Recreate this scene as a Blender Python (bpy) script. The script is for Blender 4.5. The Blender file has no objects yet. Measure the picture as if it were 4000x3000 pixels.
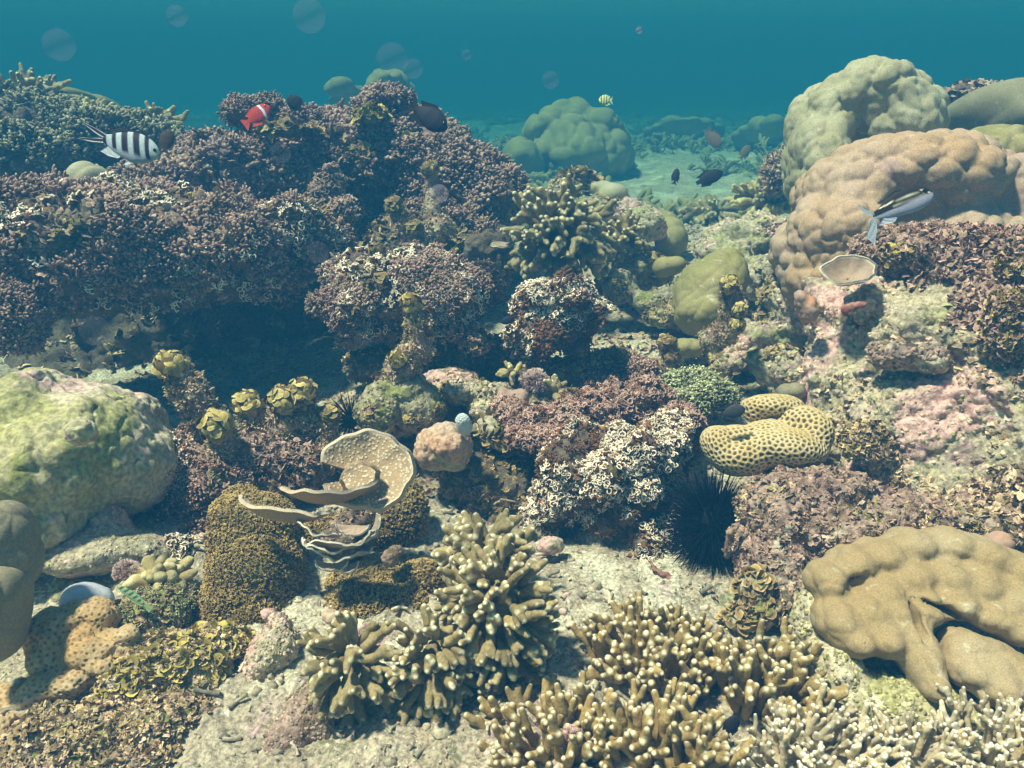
import bpy, math, random
import numpy as np
from mathutils import Matrix, Vector

# ------------------------------------------------------------------ camera, world, sun, exposure
SC = bpy.context.scene
COL = SC.collection
PITCH = math.radians(20.0)
F = 3328.0                      # focal length in photo pixels (4000 wide)
CAM = np.array([0.0, 0.0, 1.0])
FWD = np.array([0.0, math.cos(PITCH), -math.sin(PITCH)])
UPV = np.array([0.0, math.sin(PITCH), math.cos(PITCH)])
RGT = np.array([1.0, 0.0, 0.0])
cd = bpy.data.cameras.new('camera')
cam = bpy.data.objects.new('camera', cd)
COL.objects.link(cam)
cam.location = CAM
cam.rotation_euler = (math.pi/2 - PITCH, 0, 0)
cd.sensor_width = 36.0
cd.lens = 36.0 * F / 4000.0
cd.clip_start = 0.02
cd.clip_end = 400
SC.camera = cam

SUN_DIR = Vector((-0.38, -0.13, 0.95)).normalized()     # towards the sun
elev = math.asin(SUN_DIR.z)
azim = math.atan2(SUN_DIR.x, SUN_DIR.y)
w = bpy.data.worlds.new('World')
SC.world = w
w.use_nodes = True
nt = w.node_tree
bg = nt.nodes['Background']
sky = nt.nodes.new('ShaderNodeTexSky')
sky.sky_type = 'NISHITA'
sky.sun_disc = False
sky.sun_elevation = elev
sky.sun_rotation = azim
nt.links.new(sky.outputs[0], bg.inputs[0])
bg.inputs[1].default_value = 0.05
sl = bpy.data.lights.new('sun', 'SUN')
sl.energy = 5.0
sl.angle = math.radians(5.0)
sl.color = (1.0, 0.705, 0.65)
so = bpy.data.objects.new('sun', sl)
COL.objects.link(so)
so.rotation_euler = SUN_DIR.to_track_quat('Z', 'Y').to_euler()
SC.view_settings.view_transform = 'Standard'
SC.view_settings.look = 'None'
SC.view_settings.gamma = 1.0
SC.view_settings.exposure = 1.43
SC.render.engine = 'CYCLES'
cy = SC.cycles
cy.use_denoising = True
try:
    cy.denoiser = 'OPENIMAGEDENOISE'
    cy.denoising_prefilter = 'ACCURATE'
except Exception:
    pass
cy.max_bounces = 5
cy.diffuse_bounces = 2
cy.glossy_bounces = 1
cy.transmission_bounces = 2
cy.volume_bounces = 1
cy.transparent_max_bounces = 6
cy.use_adaptive_sampling = True
cy.adaptive_threshold = 0.015

HAZE_DENSITY = 0.265
HAZE_COLOR = (0.012, 0.096, 0.212)
HAZE_ABS = (0.05, 0.33, 0.17)

# ------------------------------------------------------------------ pixel helper, noise, surface nets
def at(px, py, Y):
    d = FWD + RGT*((px-2000.0)/F) + UPV*((1500.0-py)/F)
    return CAM + d*(Y/d[1])
def mpp(py, Y):                  # metres per photo pixel there
    v = (1500.0-py)/F
    return Y/(FWD[1]+v*UPV[1])/F

def _h(ix, iy, iz, seed):
    n = (ix.astype(np.int64)*374761393 + iy.astype(np.int64)*668265263 + iz.astype(np.int64)*2147483647 + seed*1274126177) & 0xffffffff
    n = ((n ^ (n >> 13))*1274126177) & 0xffffffff
    n = ((n ^ (n >> 15))*2246822519) & 0xffffffff
    return ((n ^ (n >> 16)) & 0xffffff)/float(0xffffff)
def vnoise(P, seed=0):
    I = np.floor(P); f = P - I; I = I.astype(np.int64)
    u = f*f*f*(f*(f*6-15)+10)
    r = 0
    for dx in (0, 1):
        wx = u[:, 0] if dx else 1-u[:, 0]
        for dy in (0, 1):
            wy = u[:, 1] if dy else 1-u[:, 1]
            for dz in (0, 1):
                wz = u[:, 2] if dz else 1-u[:, 2]
                r = r + wx*wy*wz*_h(I[:, 0]+dx, I[:, 1]+dy, I[:, 2]+dz, seed)
    return r*2-1
def fbm(P, seed=0, oct=4, gain=0.5):
    a = 1; s = 0; t = 0; Q = P.copy()
    for k in range(oct):
        s = s + a*vnoise(Q, seed+k*17); t += a; a *= gain; Q = Q*2.03+5.7
    return s/t
def worley(P, seed=0):
    I = np.floor(P).astype(np.int64)
    f1 = np.full(len(P), 9.0); f2 = np.full(len(P), 9.0); idv = np.zeros(len(P))
    for dx in (-1, 0, 1):
        for dy in (-1, 0, 1):
            for dz in (-1, 0, 1):
                cx, cy_, cz = I[:, 0]+dx, I[:, 1]+dy, I[:, 2]+dz
                qx = cx+_h(cx, cy_, cz, seed); qy = cy_+_h(cx, cy_, cz, seed+1); qz = cz+_h(cx, cy_, cz, seed+2)
                d = np.sqrt((qx-P[:, 0])**2+(qy-P[:, 1])**2+(qz-P[:, 2])**2)
                near = d < f1
                f2 = np.where(near, f1, np.minimum(f2, d))
                idv = np.where(near, _h(cx, cy_, cz, seed+5), idv)
                f1 = np.minimum(f1, d)
    return f1, f2, idv

def surface_net(G, lo, cell):
    S = G < 0
    nx, ny, nz = G.shape
    c = S[:-1, :-1, :-1].astype(np.uint8)
    tot = np.zeros((nx-1, ny-1, nz-1), np.uint8)
    for dx in (0, 1):
        for dy in (0, 1):
            for dz in (0, 1):
                tot += S[dx:nx-1+dx, dy:ny-1+dy, dz:nz-1+dz]
    act = np.argwhere((tot > 0) & (tot < 8))
    if len(act) == 0:
        return np.zeros((0, 3)), np.zeros((0, 4), np.int64)
    idx = -np.ones((nx-1, ny-1, nz-1), np.int64)
    idx[act[:, 0], act[:, 1], act[:, 2]] = np.arange(len(act))
    acc = np.zeros((len(act), 3)); cnt = np.zeros(len(act))
    corners = [(a, b, c_) for a in (0, 1) for b in (0, 1) for c_ in (0, 1)]
    val = {k: G[act[:, 0]+k[0], act[:, 1]+k[1], act[:, 2]+k[2]] for k in corners}
    for k in corners:
        for ax in range(3):
            if k[ax] == 0:
                k2 = list(k); k2[ax] = 1; k2 = tuple(k2)
                a, b = val[k], val[k2]
                m = (a < 0) != (b < 0)
                t = np.where(m, a/np.where(m, a-b, 1), 0)
                p = np.array(k, float)[None, :].repeat(len(act), 0)
                p[:, ax] += t
                acc += np.where(m[:, None], p, 0); cnt += m
    V = (act + acc/cnt[:, None])*cell + lo
    quads = []
    for ax in range(3):
        o1, o2 = [(1, 2), (2, 0), (0, 1)][ax]
        A = S[tuple(slice(0, -1) if i == ax else slice(1, -1) for i in range(3))]
        B = S[tuple(slice(1, None) if i == ax else slice(1, -1) for i in range(3))]
        for flip, m in ((False, A & ~B), (True, ~A & B)):
            e = np.argwhere(m)
            if len(e) == 0:
                continue
            e = e + np.array([0 if i == ax else 1 for i in range(3)])
            def cidx(d1, d2):
                q = e.copy(); q[:, o1] += d1; q[:, o2] += d2
                return idx[q[:, 0], q[:, 1], q[:, 2]]
            q = np.stack([cidx(-1, -1), cidx(0, -1), cidx(0, 0), cidx(-1, 0)], 1)
            quads.append(q[:, ::-1] if flip else q)
    return V, np.concatenate(quads)

def vnormals(V, Fq):
    fn = np.cross(V[Fq[:, 2]]-V[Fq[:, 0]], V[Fq[:, -1]]-V[Fq[:, 1]]) if Fq.shape[1] == 4 else np.cross(V[Fq[:, 1]]-V[Fq[:, 0]], V[Fq[:, 2]]-V[Fq[:, 0]])
    N = np.zeros_like(V)
    for k in range(Fq.shape[1]):
        for a in range(3):
            N[:, a] += np.bincount(Fq[:, k], weights=fn[:, a], minlength=len(V))
    return N/np.maximum(np.linalg.norm(N, axis=1), 1e-12)[:, None]

# ------------------------------------------------------------------ meshes and tagging
def link_mesh(name, V, faces, mat, parent=None, origin=None, attrs=None, smooth=True):
    """faces: an (n,k) array, or a list of such arrays"""
    if not isinstance(faces, list):
        faces = [faces]
    faces = [np.asarray(f) for f in faces if len(f)]
    V = np.asarray(V, float)
    if parent is not None:
        origin = np.array(parent['_w'])
    elif origin is None:
        origin = np.array([(V[:, 0].min()+V[:, 0].max())/2, (V[:, 1].min()+V[:, 1].max())/2, V[:, 2].min()])
    me = bpy.data.meshes.new(name)
    me.vertices.add(len(V))
    me.vertices.foreach_set('co', (V-origin).astype(np.float32).ravel())
    nl = sum(f.size for f in faces); nf = sum(len(f) for f in faces)
    me.loops.add(nl); me.polygons.add(nf)
    me.loops.foreach_set('vertex_index', np.concatenate([f.ravel() for f in faces]).astype(np.int32))
    st = []; o = 0
    for f in faces:
        st.append(o + np.arange(len(f))*f.shape[1]); o += f.size
    me.polygons.foreach_set('loop_start', np.concatenate(st).astype(np.int32))
    me.polygons.foreach_set('use_smooth', np.full(nf, smooth))
    me.update(calc_edges=True)
    for k, v in (attrs or {}).items():
        v = np.asarray(v, np.float32)
        if v.ndim == 2:
            a = me.color_attributes.new(k, 'FLOAT_COLOR', 'POINT')
            a.data.foreach_set('color', np.concatenate([v, np.ones((len(v), 1), np.float32)], 1).ravel())
        else:
            a = me.attributes.new(k, 'FLOAT', 'POINT')
            a.data.foreach_set('value', v)
    me.materials.append(mat)
    ob = bpy.data.objects.new(name, me)
    COL.objects.link(ob)
    if parent is not None:
        ob.parent = parent
    else:
        ob.location = origin
        ob['_w'] = [float(x) for x in origin]
    return ob
def tag(o, label=None, cat=None, group=None, kind=None):
    if label: o['label'] = label
    if cat: o['category'] = cat
    if group: o['group'] = group
    if kind: o['kind'] = kind
    return o
def thing(name, origin, label, cat, group=None):
    o = bpy.data.objects.new(name, None)
    o.empty_display_size = 0.05
    COL.objects.link(o)
    o.location = [float(x) for x in origin]
    o['_w'] = [float(x) for x in origin]
    return tag(o, label, cat, group)

# ------------------------------------------------------------------ materials
def mat(name, base, alt=None, scale=12, detail=6, patches=(), tip=None, tip_lo=0.45, tip_hi=0.95, fine=0.35, fine_scale=90,
        bump=0.5, bump_scale=110, bump_dist=0.004, rough=0.85, var=0.35, attr_col=False, cells=None, pits=None, sss=0.0, spec=0.25, ramp=(0.38, 0.62)):
    m = bpy.data.materials.new(name); m.use_nodes = True
    t = m.node_tree; N = t.nodes; L = t.links
    b = N['Principled BSDF']
    tc = N.new('ShaderNodeTexCoord').outputs['Object']
    def noise(s, d=5, w_=0.0, r=0.55):
        n = N.new('ShaderNodeTexNoise'); n.inputs['Scale'].default_value = s; n.inputs['Detail'].default_value = d
        n.inputs['Roughness'].default_value = r; n.inputs['Distortion'].default_value = w_
        mp = N.new('ShaderNodeMapping'); mp.inputs['Location'].default_value = (s*0.37 % 3+7, s*0.71 % 5+3, 1.3)
        L.new(tc, mp.inputs[0]); L.new(mp.outputs[0], n.inputs['Vector'])
        return n.outputs['Fac']
    def rng(v, lo, hi, a=0.0, c=1.0):
        r = N.new('ShaderNodeMapRange'); r.interpolation_type = 'SMOOTHSTEP'
        r.inputs['From Min'].default_value = lo; r.inputs['From Max'].default_value = hi
        r.inputs['To Min'].default_value = a; r.inputs['To Max'].default_value = c
        L.new(v, r.inputs['Value']); return r.outputs[0]
    def mix(f, a, c, mode='MIX'):
        x = N.new('ShaderNodeMix'); x.data_type = 'RGBA'; x.blend_type = mode
        if isinstance(f, (int, float)): x.inputs[0].default_value = f
        else: L.new(f, x.inputs[0])
        for s, v in ((x.inputs[6], a), (x.inputs[7], c)):
            if isinstance(v, (tuple, list)): s.default_value = (*v[:3], 1)
            else: L.new(v, s)
        return x.outputs[2]
    if attr_col:
        a = N.new('ShaderNodeAttribute'); a.attribute_name = 'Col'; col = a.outputs['Color']
    elif alt is not None:
        col = mix(rng(noise(scale, detail), ramp[0], ramp[1]), base, alt)
    else:
        col = mix(0.0, base, base)
    for (pc, ps, lo, hi) in patches:
        col = mix(rng(noise(ps, 7, 0.6), lo, hi), col, pc)
    if cells is not None:      # (scale, dark colour, lo, hi) polyps as small dark cups
        vo = N.new('ShaderNodeTexVoronoi'); vo.inputs['Scale'].default_value = cells[0]
        L.new(tc, vo.inputs['Vector'])
        cf = rng(vo.outputs['Distance'], cells[2], cells[3], 1.0, 0.0)
        col = mix(cf, col, cells[1])
    if pits is not None:
        a = N.new('ShaderNodeAttribute'); a.attribute_name = 'pit'
        col = mix(a.outputs['Fac'], col, pits)
    if tip is not None:
        a = N.new('ShaderNodeAttribute'); a.attribute_name = 'tip'
        col = mix(rng(a.outputs['Fac'], tip_lo, tip_hi), col, tip)
    if var:
        a = N.new('ShaderNodeAttribute'); a.attribute_name = 'var'
        f = rng(a.outputs['Fac'], 0, 1, 1-var, 1+var)
        mm = N.new('ShaderNodeVectorMath'); mm.operation = 'SCALE'
        L.new(col, mm.inputs[0]); L.new(f, mm.inputs['Scale']); col = mm.outputs[0]
    if fine:
        f = rng(noise(fine_scale, 4), 0.3, 0.7, 1-fine, 1+fine)
        mm = N.new('ShaderNodeVectorMath'); mm.operation = 'SCALE'
        L.new(col, mm.inputs[0]); L.new(f, mm.inputs['Scale']); col = mm.outputs[0]
    L.new(col, b.inputs['Base Color'])
    b.inputs['Roughness'].default_value = rough
    b.inputs['Specular IOR Level'].default_value = spec
    if bump:
        bn = N.new('ShaderNodeBump'); bn.inputs['Strength'].default_value = bump; bn.inputs['Distance'].default_value = bump_dist
        h = noise(bump_scale, 5, 0, 0.65)
        if cells is not None:
            ad = N.new('ShaderNodeMath'); ad.operation = 'SUBTRACT'; L.new(h, ad.inputs[0])
            mu = N.new('ShaderNodeMath'); mu.operation = 'MULTIPLY'; mu.inputs[1].default_value = 1.4
            L.new(cf, mu.inputs[0]); L.new(mu.outputs[0], ad.inputs[1]); h = ad.outputs[0]
        L.new(h, bn.inputs['Height']); L.new(bn.outputs[0], b.inputs['Normal'])
    return m

OLIVE = (0.22, 0.175, 0.045)
M = {}
M['finger'] = mat('finger_coral', (0.29, 0.225, 0.105), (0.36, 0.285, 0.145), 25, patches=[((0.28, 0.20, 0.07), 30, 0.55, 0.7)], tip=(0.84, 0.78, 0.55), tip_lo=0.25, tip_hi=0.95, fine=0.22, fine_scale=200, bump=0.6, bump_scale=260, bump_dist=0.003, var=0.22, rough=0.7)
M['finger_gold'] = mat('golden_finger_coral', (0.33, 0.225, 0.085), (0.39, 0.285, 0.12), 25, tip=(0.84, 0.77, 0.56), tip_lo=0.25, tip_hi=0.95, fine=0.22, fine_scale=200, bump=0.6, bump_scale=260, bump_dist=0.003, var=0.22, rough=0.7)
M['finger_pale'] = mat('pale_branch_coral', (0.50, 0.40, 0.24), (0.62, 0.52, 0.36), 25, tip=(0.95, 0.90, 0.80), tip_lo=0.2, tip_hi=0.9, fine=0.15, fine_scale=260, bump=0.6, bump_scale=260, bump_dist=0.003, var=0.25)
M['stub'] = mat('stubby_coral', (0.42, 0.33, 0.15), (0.50, 0.40, 0.20), 25, tip=(0.66, 0.60, 0.36), tip_lo=0.2, tip_hi=0.9, fine=0.12, fine_scale=260, bump=0.6, bump_scale=260, bump_dist=0.003)
M['crust'] = mat('mauve_tip_coral', (0.22, 0.12, 0.09), (0.33, 0.20, 0.16), 9, patches=[((0.30, 0.20, 0.06), 3.0, 0.56, 0.66), ((0.34, 0.17, 0.18), 2.4, 0.56, 0.68), ((0.14, 0.075, 0.05), 4.0, 0.55, 0.66)], tip=(0.46, 0.32, 0.26), tip_lo=0.70, tip_hi=1.0, fine=0.3, fine_scale=120, bump=0.4, bump_scale=200, var=0.32)
M['crust_white'] = mat('white_tip_coral', (0.22, 0.105, 0.05), (0.30, 0.16, 0.09), 12, tip=(0.88, 0.77, 0.62), tip_lo=0.78, tip_hi=0.95, fine=0.3, fine_scale=120, bump=0.4, bump_scale=200, var=0.4)
M['crust_brown'] = mat('brown_underside_tufts', (0.24, 0.11, 0.05), (0.17, 0.09, 0.06), 12, fine=0.3, fine_scale=120, bump=0.4, bump_scale=200, var=0.4)
M['crust_red'] = mat('reddish_tip_coral', (0.25, 0.11, 0.075), (0.32, 0.17, 0.12), 12, tip=(0.66, 0.48, 0.42), tip_lo=0.88, tip_hi=1.0, fine=0.3, fine_scale=120, bump=0.4, bump_scale=200, var=0.3)
M['crust_olive'] = mat('blue_olive_tufts', (0.16, 0.14, 0.08), (0.22, 0.18, 0.11), 12, tip=(0.40, 0.36, 0.24), tip_lo=0.6, tip_hi=1.0, fine=0.3, fine_scale=120, bump=0.4, bump_scale=200, var=0.5)
M['crust_green'] = mat('green_tip_coral', (0.16, 0.15, 0.06), (0.24, 0.22, 0.09), 12, tip=(0.55, 0.55, 0.32), tip_lo=0.6, tip_hi=1.0, fine=0.3, fine_scale=120, bump=0.4, bump_scale=200, var=0.4)
M['turf_rock'] = mat('dark_turf_rock', (0.12, 0.085, 0.06), (0.20, 0.15, 0.11), 8, patches=[((0.30, 0.19, 0.17), 5, 0.55, 0.68), ((0.16, 0.16, 0.05), 7, 0.56, 0.7)], bump=1.0, bump_scale=60, bump_dist=0.012, var=0)
M['pale_rock'] = mat('pale_reef_rock', (0.43, 0.37, 0.25), (0.54, 0.45, 0.33), 10, patches=[((0.38, 0.37, 0.18), 4, 0.54, 0.66), ((0.70, 0.44, 0.40), 3.6, 0.50, 0.58), ((0.22, 0.19, 0.11), 13, 0.56, 0.66), ((0.42, 0.28, 0.26), 9, 0.60, 0.66), ((0.74, 0.66, 0.52), 17, 0.60, 0.68)], bump=1.0, bump_scale=75, bump_dist=0.009, var=0, fine=0.4)
M['green_rock'] = mat('green_algae_rock', (0.40, 0.37, 0.16), (0.54, 0.46, 0.30), 4, patches=[((0.58, 0.49, 0.36), 3.6, 0.50, 0.60), ((0.64, 0.44, 0.39), 3.1, 0.57, 0.63), ((0.27, 0.27, 0.08), 6, 0.55, 0.68), ((0.70, 0.60, 0.46), 11, 0.61, 0.66), ((0.20, 0.18, 0.09), 18, 0.64, 0.70)], bump=0.7, bump_scale=110, bump_dist=0.005, var=0, fine=0.35)
M['grey_rock'] = mat('grey_moss_rock', (0.30, 0.26, 0.17), (0.42, 0.37, 0.26), 9, patches=[((0.26, 0.26, 0.08), 6, 0.52, 0.64), ((0.48, 0.33, 0.28), 8, 0.56, 0.66), ((0.12, 0.10, 0.06), 15, 0.56, 0.66)], bump=1.0, bump_scale=80, bump_dist=0.008, var=0, fine=0.4)
M['pink_rock'] = mat('pink_crust_rock', (0.62, 0.36, 0.24), (0.58, 0.42, 0.32), 9, patches=[((0.62, 0.32, 0.06), 7, 0.57, 0.66), ((0.50, 0.46, 0.28), 10, 0.55, 0.64), ((0.30, 0.16, 0.11), 14, 0.58, 0.68)], bump=0.9, bump_scale=90, bump_dist=0.006, var=0, fine=0.3)
M['mauve_rock'] = mat('mauve_turf_rock', (0.32, 0.20, 0.17), (0.42, 0.30, 0.24), 9, patches=[((0.52, 0.46, 0.34), 8, 0.56, 0.64), ((0.20, 0.13, 0.08), 12, 0.54, 0.64)], bump=1.0, bump_scale=80, bump_dist=0.009, var=0, fine=0.4)
M['porites'] = mat('grey_olive_boulder_coral', (0.36, 0.32, 0.19), (0.44, 0.40, 0.27), 6, patches=[((0.54, 0.46, 0.32), 26, 0.60, 0.74), ((0.13, 0.10, 0.06), 55, 0.69, 0.74), ((0.70, 0.62, 0.48), 38, 0.71, 0.75), ((0.62, 0.58, 0.42), 7, 0.62, 0.70)], fine=0.2, fine_scale=240, bump=0.35, bump_scale=300, bump_dist=0.002, var=0)
M['porites_brown'] = mat('pink_brown_boulder_coral', (0.42, 0.27, 0.15), (0.46, 0.33, 0.24), 3.2, patches=[((0.54, 0.46, 0.32), 26, 0.60, 0.74), ((0.13, 0.10, 0.06), 55, 0.69, 0.74), ((0.70, 0.62, 0.48), 38, 0.71, 0.75), ((0.44, 0.30, 0.26), 4, 0.52, 0.66)], fine=0.2, fine_scale=240, bump=0.35, bump_scale=300, bump_dist=0.002, var=0)
M['porites_tan'] = mat('tan_lobed_coral', (0.36, 0.255, 0.125), (0.42, 0.32, 0.19), 5, patches=[((0.54, 0.46, 0.32), 26, 0.60, 0.74), ((0.13, 0.10, 0.06), 55, 0.69, 0.74), ((0.70, 0.62, 0.48), 38, 0.71, 0.75)], fine=0.18, fine_scale=320, bump=0.35, bump_scale=450, bump_dist=0.0015, var=0)
M['porites_olive'] = mat('olive_boulder_coral', (0.27, 0.24, 0.09), (0.36, 0.30, 0.14), 5, patches=[((0.54, 0.46, 0.32), 26, 0.60, 0.74), ((0.13, 0.10, 0.06), 55, 0.69, 0.74), ((0.70, 0.62, 0.48), 38, 0.71, 0.75)], fine=0.2, fine_scale=240, bump=0.35, bump_scale=300, bump_dist=0.002, var=0)
M['porites_grey'] = mat('grey_green_dome_coral', (0.24, 0.21, 0.13), (0.30, 0.26, 0.17), 5, patches=[((0.54, 0.46, 0.32), 26, 0.60, 0.74), ((0.13, 0.10, 0.06), 55, 0.69, 0.74), ((0.70, 0.62, 0.48), 38, 0.71, 0.75)], fine=0.2, fine_scale=240, bump=0.35, bump_scale=300, bump_dist=0.002, var=0)
M['honey'] = mat('honeycomb_coral', (0.64, 0.50, 0.28), (0.58, 0.43, 0.20), 14, pits=(0.10, 0.07, 0.03), fine=0.12, fine_scale=300, bump=0.3, bump_scale=350, bump_dist=0.0015, var=0)
M['orange'] = mat('orange_star_coral', (0.54, 0.40, 0.24), (0.50, 0.32, 0.14), 9, pits=(0.30, 0.16, 0.07), fine=0.18, fine_scale=200, bump=0.4, bump_scale=250, bump_dist=0.002, var=0)
M['cups'] = mat('brown_gold_cups', (0.40, 0.27, 0.09), (0.28, 0.17, 0.065), 10, tip=(0.56, 0.42, 0.18), tip_lo=0.8, tip_hi=1.0, patches=[((0.34, 0.27, 0.10), 12, 0.55, 0.68)], fine=0.2, bump=0, var=0.35)
M['column'] = mat('brown_column_coral', (0.15, 0.10, 0.04), (0.12, 0.075, 0.035), 8, pits=(0.05, 0.035, 0.02), patches=[((0.33, 0.27, 0.10), 9, 0.55, 0.68)], fine=0.3, fine_scale=200, bump=0.8, bump_scale=260, bump_dist=0.004, var=0)
M['plate'] = mat('plate_coral', (0.34, 0.24, 0.15), (0.46, 0.32, 0.19), 9, pits=(0.74, 0.64, 0.50), tip=(0.66, 0.54, 0.40), tip_lo=0.92, tip_hi=1.0, fine=0.12, fine_scale=250, bump=0.3, bump_scale=300, bump_dist=0.002, var=0)
M['ruffle'] = mat('thin_ruffle_coral', (0.34, 0.24, 0.17), (0.42, 0.31, 0.23), 12, tip=(0.80, 0.72, 0.58), tip_lo=0.90, tip_hi=0.98, fine=0.1, fine_scale=250, bump=0.3, bump_scale=300, bump_dist=0.001, var=0)
M['leaf'] = mat('yellow_green_algae', (0.44, 0.33, 0.085), (0.26, 0.20, 0.06), 20, patches=[((0.42, 0.35, 0.08), 18, 0.55, 0.68)], tip=(0.48, 0.38, 0.12), tip_lo=0.6, tip_hi=1.0, fine=0.2, bump=0.3, bump_scale=250, bump_dist=0.001, var=0.5)
M['scale'] = mat('tan_yellow_scales', (0.50, 0.38, 0.13), (0.40, 0.30, 0.09), 30, tip=(0.62, 0.50, 0.24), tip_lo=0.7, tip_hi=1.0, fine=0.2, bump=0.3, bump_scale=250, bump_dist=0.001, var=0.35)
M['leaf_brown'] = mat('brown_green_algae', (0.25, 0.18, 0.05), (0.22, 0.13, 0.07), 14, patches=[((0.32, 0.25, 0.06), 16, 0.54, 0.66)], tip=(0.42, 0.30, 0.16), tip_lo=0.6, tip_hi=1.0, fine=0.2, bump=0.3, bump_scale=250, bump_dist=0.001, var=0.5)
M['flake'] = mat('mauve_turf_algae', (0.28, 0.16, 0.12), (0.36, 0.23, 0.18), 12, patches=[((0.46, 0.30, 0.26), 14, 0.55, 0.66), ((0.26, 0.22, 0.06), 9, 0.57, 0.68)], tip=(0.48, 0.34, 0.26), tip_lo=0.6, tip_hi=1.0, fine=0.3, bump=0.4, bump_scale=200, bump_dist=0.001, var=0.4)
M['flake_tan'] = mat('tan_turf_algae', (0.44, 0.31, 0.16), (0.50, 0.33, 0.24), 12, patches=[((0.52, 0.36, 0.26), 14, 0.55, 0.66), ((0.30, 0.28, 0.08), 9, 0.55, 0.66)], tip=(0.58, 0.44, 0.30), tip_lo=0.6, tip_hi=1.0, fine=0.3, bump=0.4, bump_scale=200, bump_dist=0.001, var=0.6)
M['sprig'] = mat('pink_branching_algae', (0.36, 0.20, 0.18), (0.44, 0.27, 0.24), 20, tip=(0.74, 0.56, 0.52), tip_lo=0.55, tip_hi=1.0, fine=0.2, bump=0.2, var=0.4)
M['pale_rock_lump'] = mat('pale_rock_nodules', (0.56, 0.46, 0.33), (0.40, 0.36, 0.18), 14, patches=[((0.62, 0.42, 0.37), 9, 0.52, 0.62)], bump=0.9, bump_scale=160, bump_dist=0.003, var=0.4, fine=0.3)
M['green_rock_lump'] = mat('green_rock_nodules', (0.42, 0.40, 0.17), (0.54, 0.47, 0.30), 14, patches=[((0.30, 0.30, 0.10), 9, 0.52, 0.62)], bump=0.9, bump_scale=160, bump_dist=0.003, var=0.4, fine=0.3)
M['grey_rock_lump'] = mat('grey_rock_nodules', (0.40, 0.33, 0.22), (0.28, 0.24, 0.14), 14, patches=[((0.46, 0.32, 0.26), 9, 0.52, 0.62)], bump=0.9, bump_scale=160, bump_dist=0.003, var=0.4, fine=0.3)
M['mauve_rock_lump'] = mat('mauve_rock_nodules', (0.38, 0.25, 0.20), (0.48, 0.38, 0.28), 14, patches=[((0.24, 0.17, 0.10), 9, 0.52, 0.62)], bump=0.9, bump_scale=160, bump_dist=0.003, var=0.4, fine=0.3)
M['sand'] = mat('sand_and_rubble', (0.52, 0.44, 0.33), (0.40, 0.33, 0.24), 7, patches=[((0.66, 0.60, 0.46), 4, 0.52, 0.62), ((0.27, 0.27, 0.15), 6, 0.57, 0.68), ((0.50, 0.36, 0.34), 11, 0.60, 0.68), ((0.20, 0.17, 0.12), 26, 0.60, 0.68), ((0.72, 0.68, 0.56), 45, 0.60, 0.70)], bump=1.0, bump_scale=120, bump_dist=0.007, var=0, fine=0.45, fine_scale=130)
M['rubble'] = mat('coral_rubble', (0.52, 0.46, 0.34), (0.38, 0.32, 0.24), 9, patches=[((0.56, 0.40, 0.36), 12, 0.57, 0.66), ((0.30, 0.30, 0.14), 10, 0.56, 0.66)], bump=0.8, bump_scale=150, bump_dist=0.004, var=0.45)
M['urchin'] = mat('black_urchin', (0.005, 0.005, 0.008), None, fine=0, bump=0, rough=0.7, var=0, spec=0.08)
M['red_sponge'] = mat('red_sponge', (0.26, 0.08, 0.06), (0.36, 0.20, 0.16), 30, patches=[((0.40, 0.34, 0.25), 40, 0.55, 0.65)], fine=0.3, bump=0.4, bump_scale=200, bump_dist=0.002, var=0)
M['pink_sponge'] = mat('pink_lump', (0.46, 0.27, 0.20), (0.44, 0.30, 0.25), 14, patches=[((0.60, 0.26, 0.08), 12, 0.60, 0.70)], fine=0.12, bump=0.4, bump_scale=250, bump_dist=0.002, var=0)
M['blue_white'] = mat('pale_blue_nodule', (0.66, 0.70, 0.70), (0.58, 0.63, 0.64), 30, fine=0.1, bump=0.3, bump_scale=300, bump_dist=0.001, var=0)
M['lavender'] = mat('lavender_dome', (0.46, 0.46, 0.55), (0.52, 0.52, 0.60), 12, fine=0.08, bump=0.2, bump_scale=300, bump_dist=0.001, var=0)
M['fish'] = mat('fish_skin', (0.5, 0.5, 0.5), None, attr_col=True, fine=0.14, fine_scale=420, bump=0.2, bump_scale=500, bump_dist=0.0006, rough=0.65, var=0, spec=0.15)
M['eye'] = mat('fish_eye', (0.01, 0.01, 0.012), None, fine=0, bump=0, rough=0.15, var=0, spec=0.6)

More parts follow.
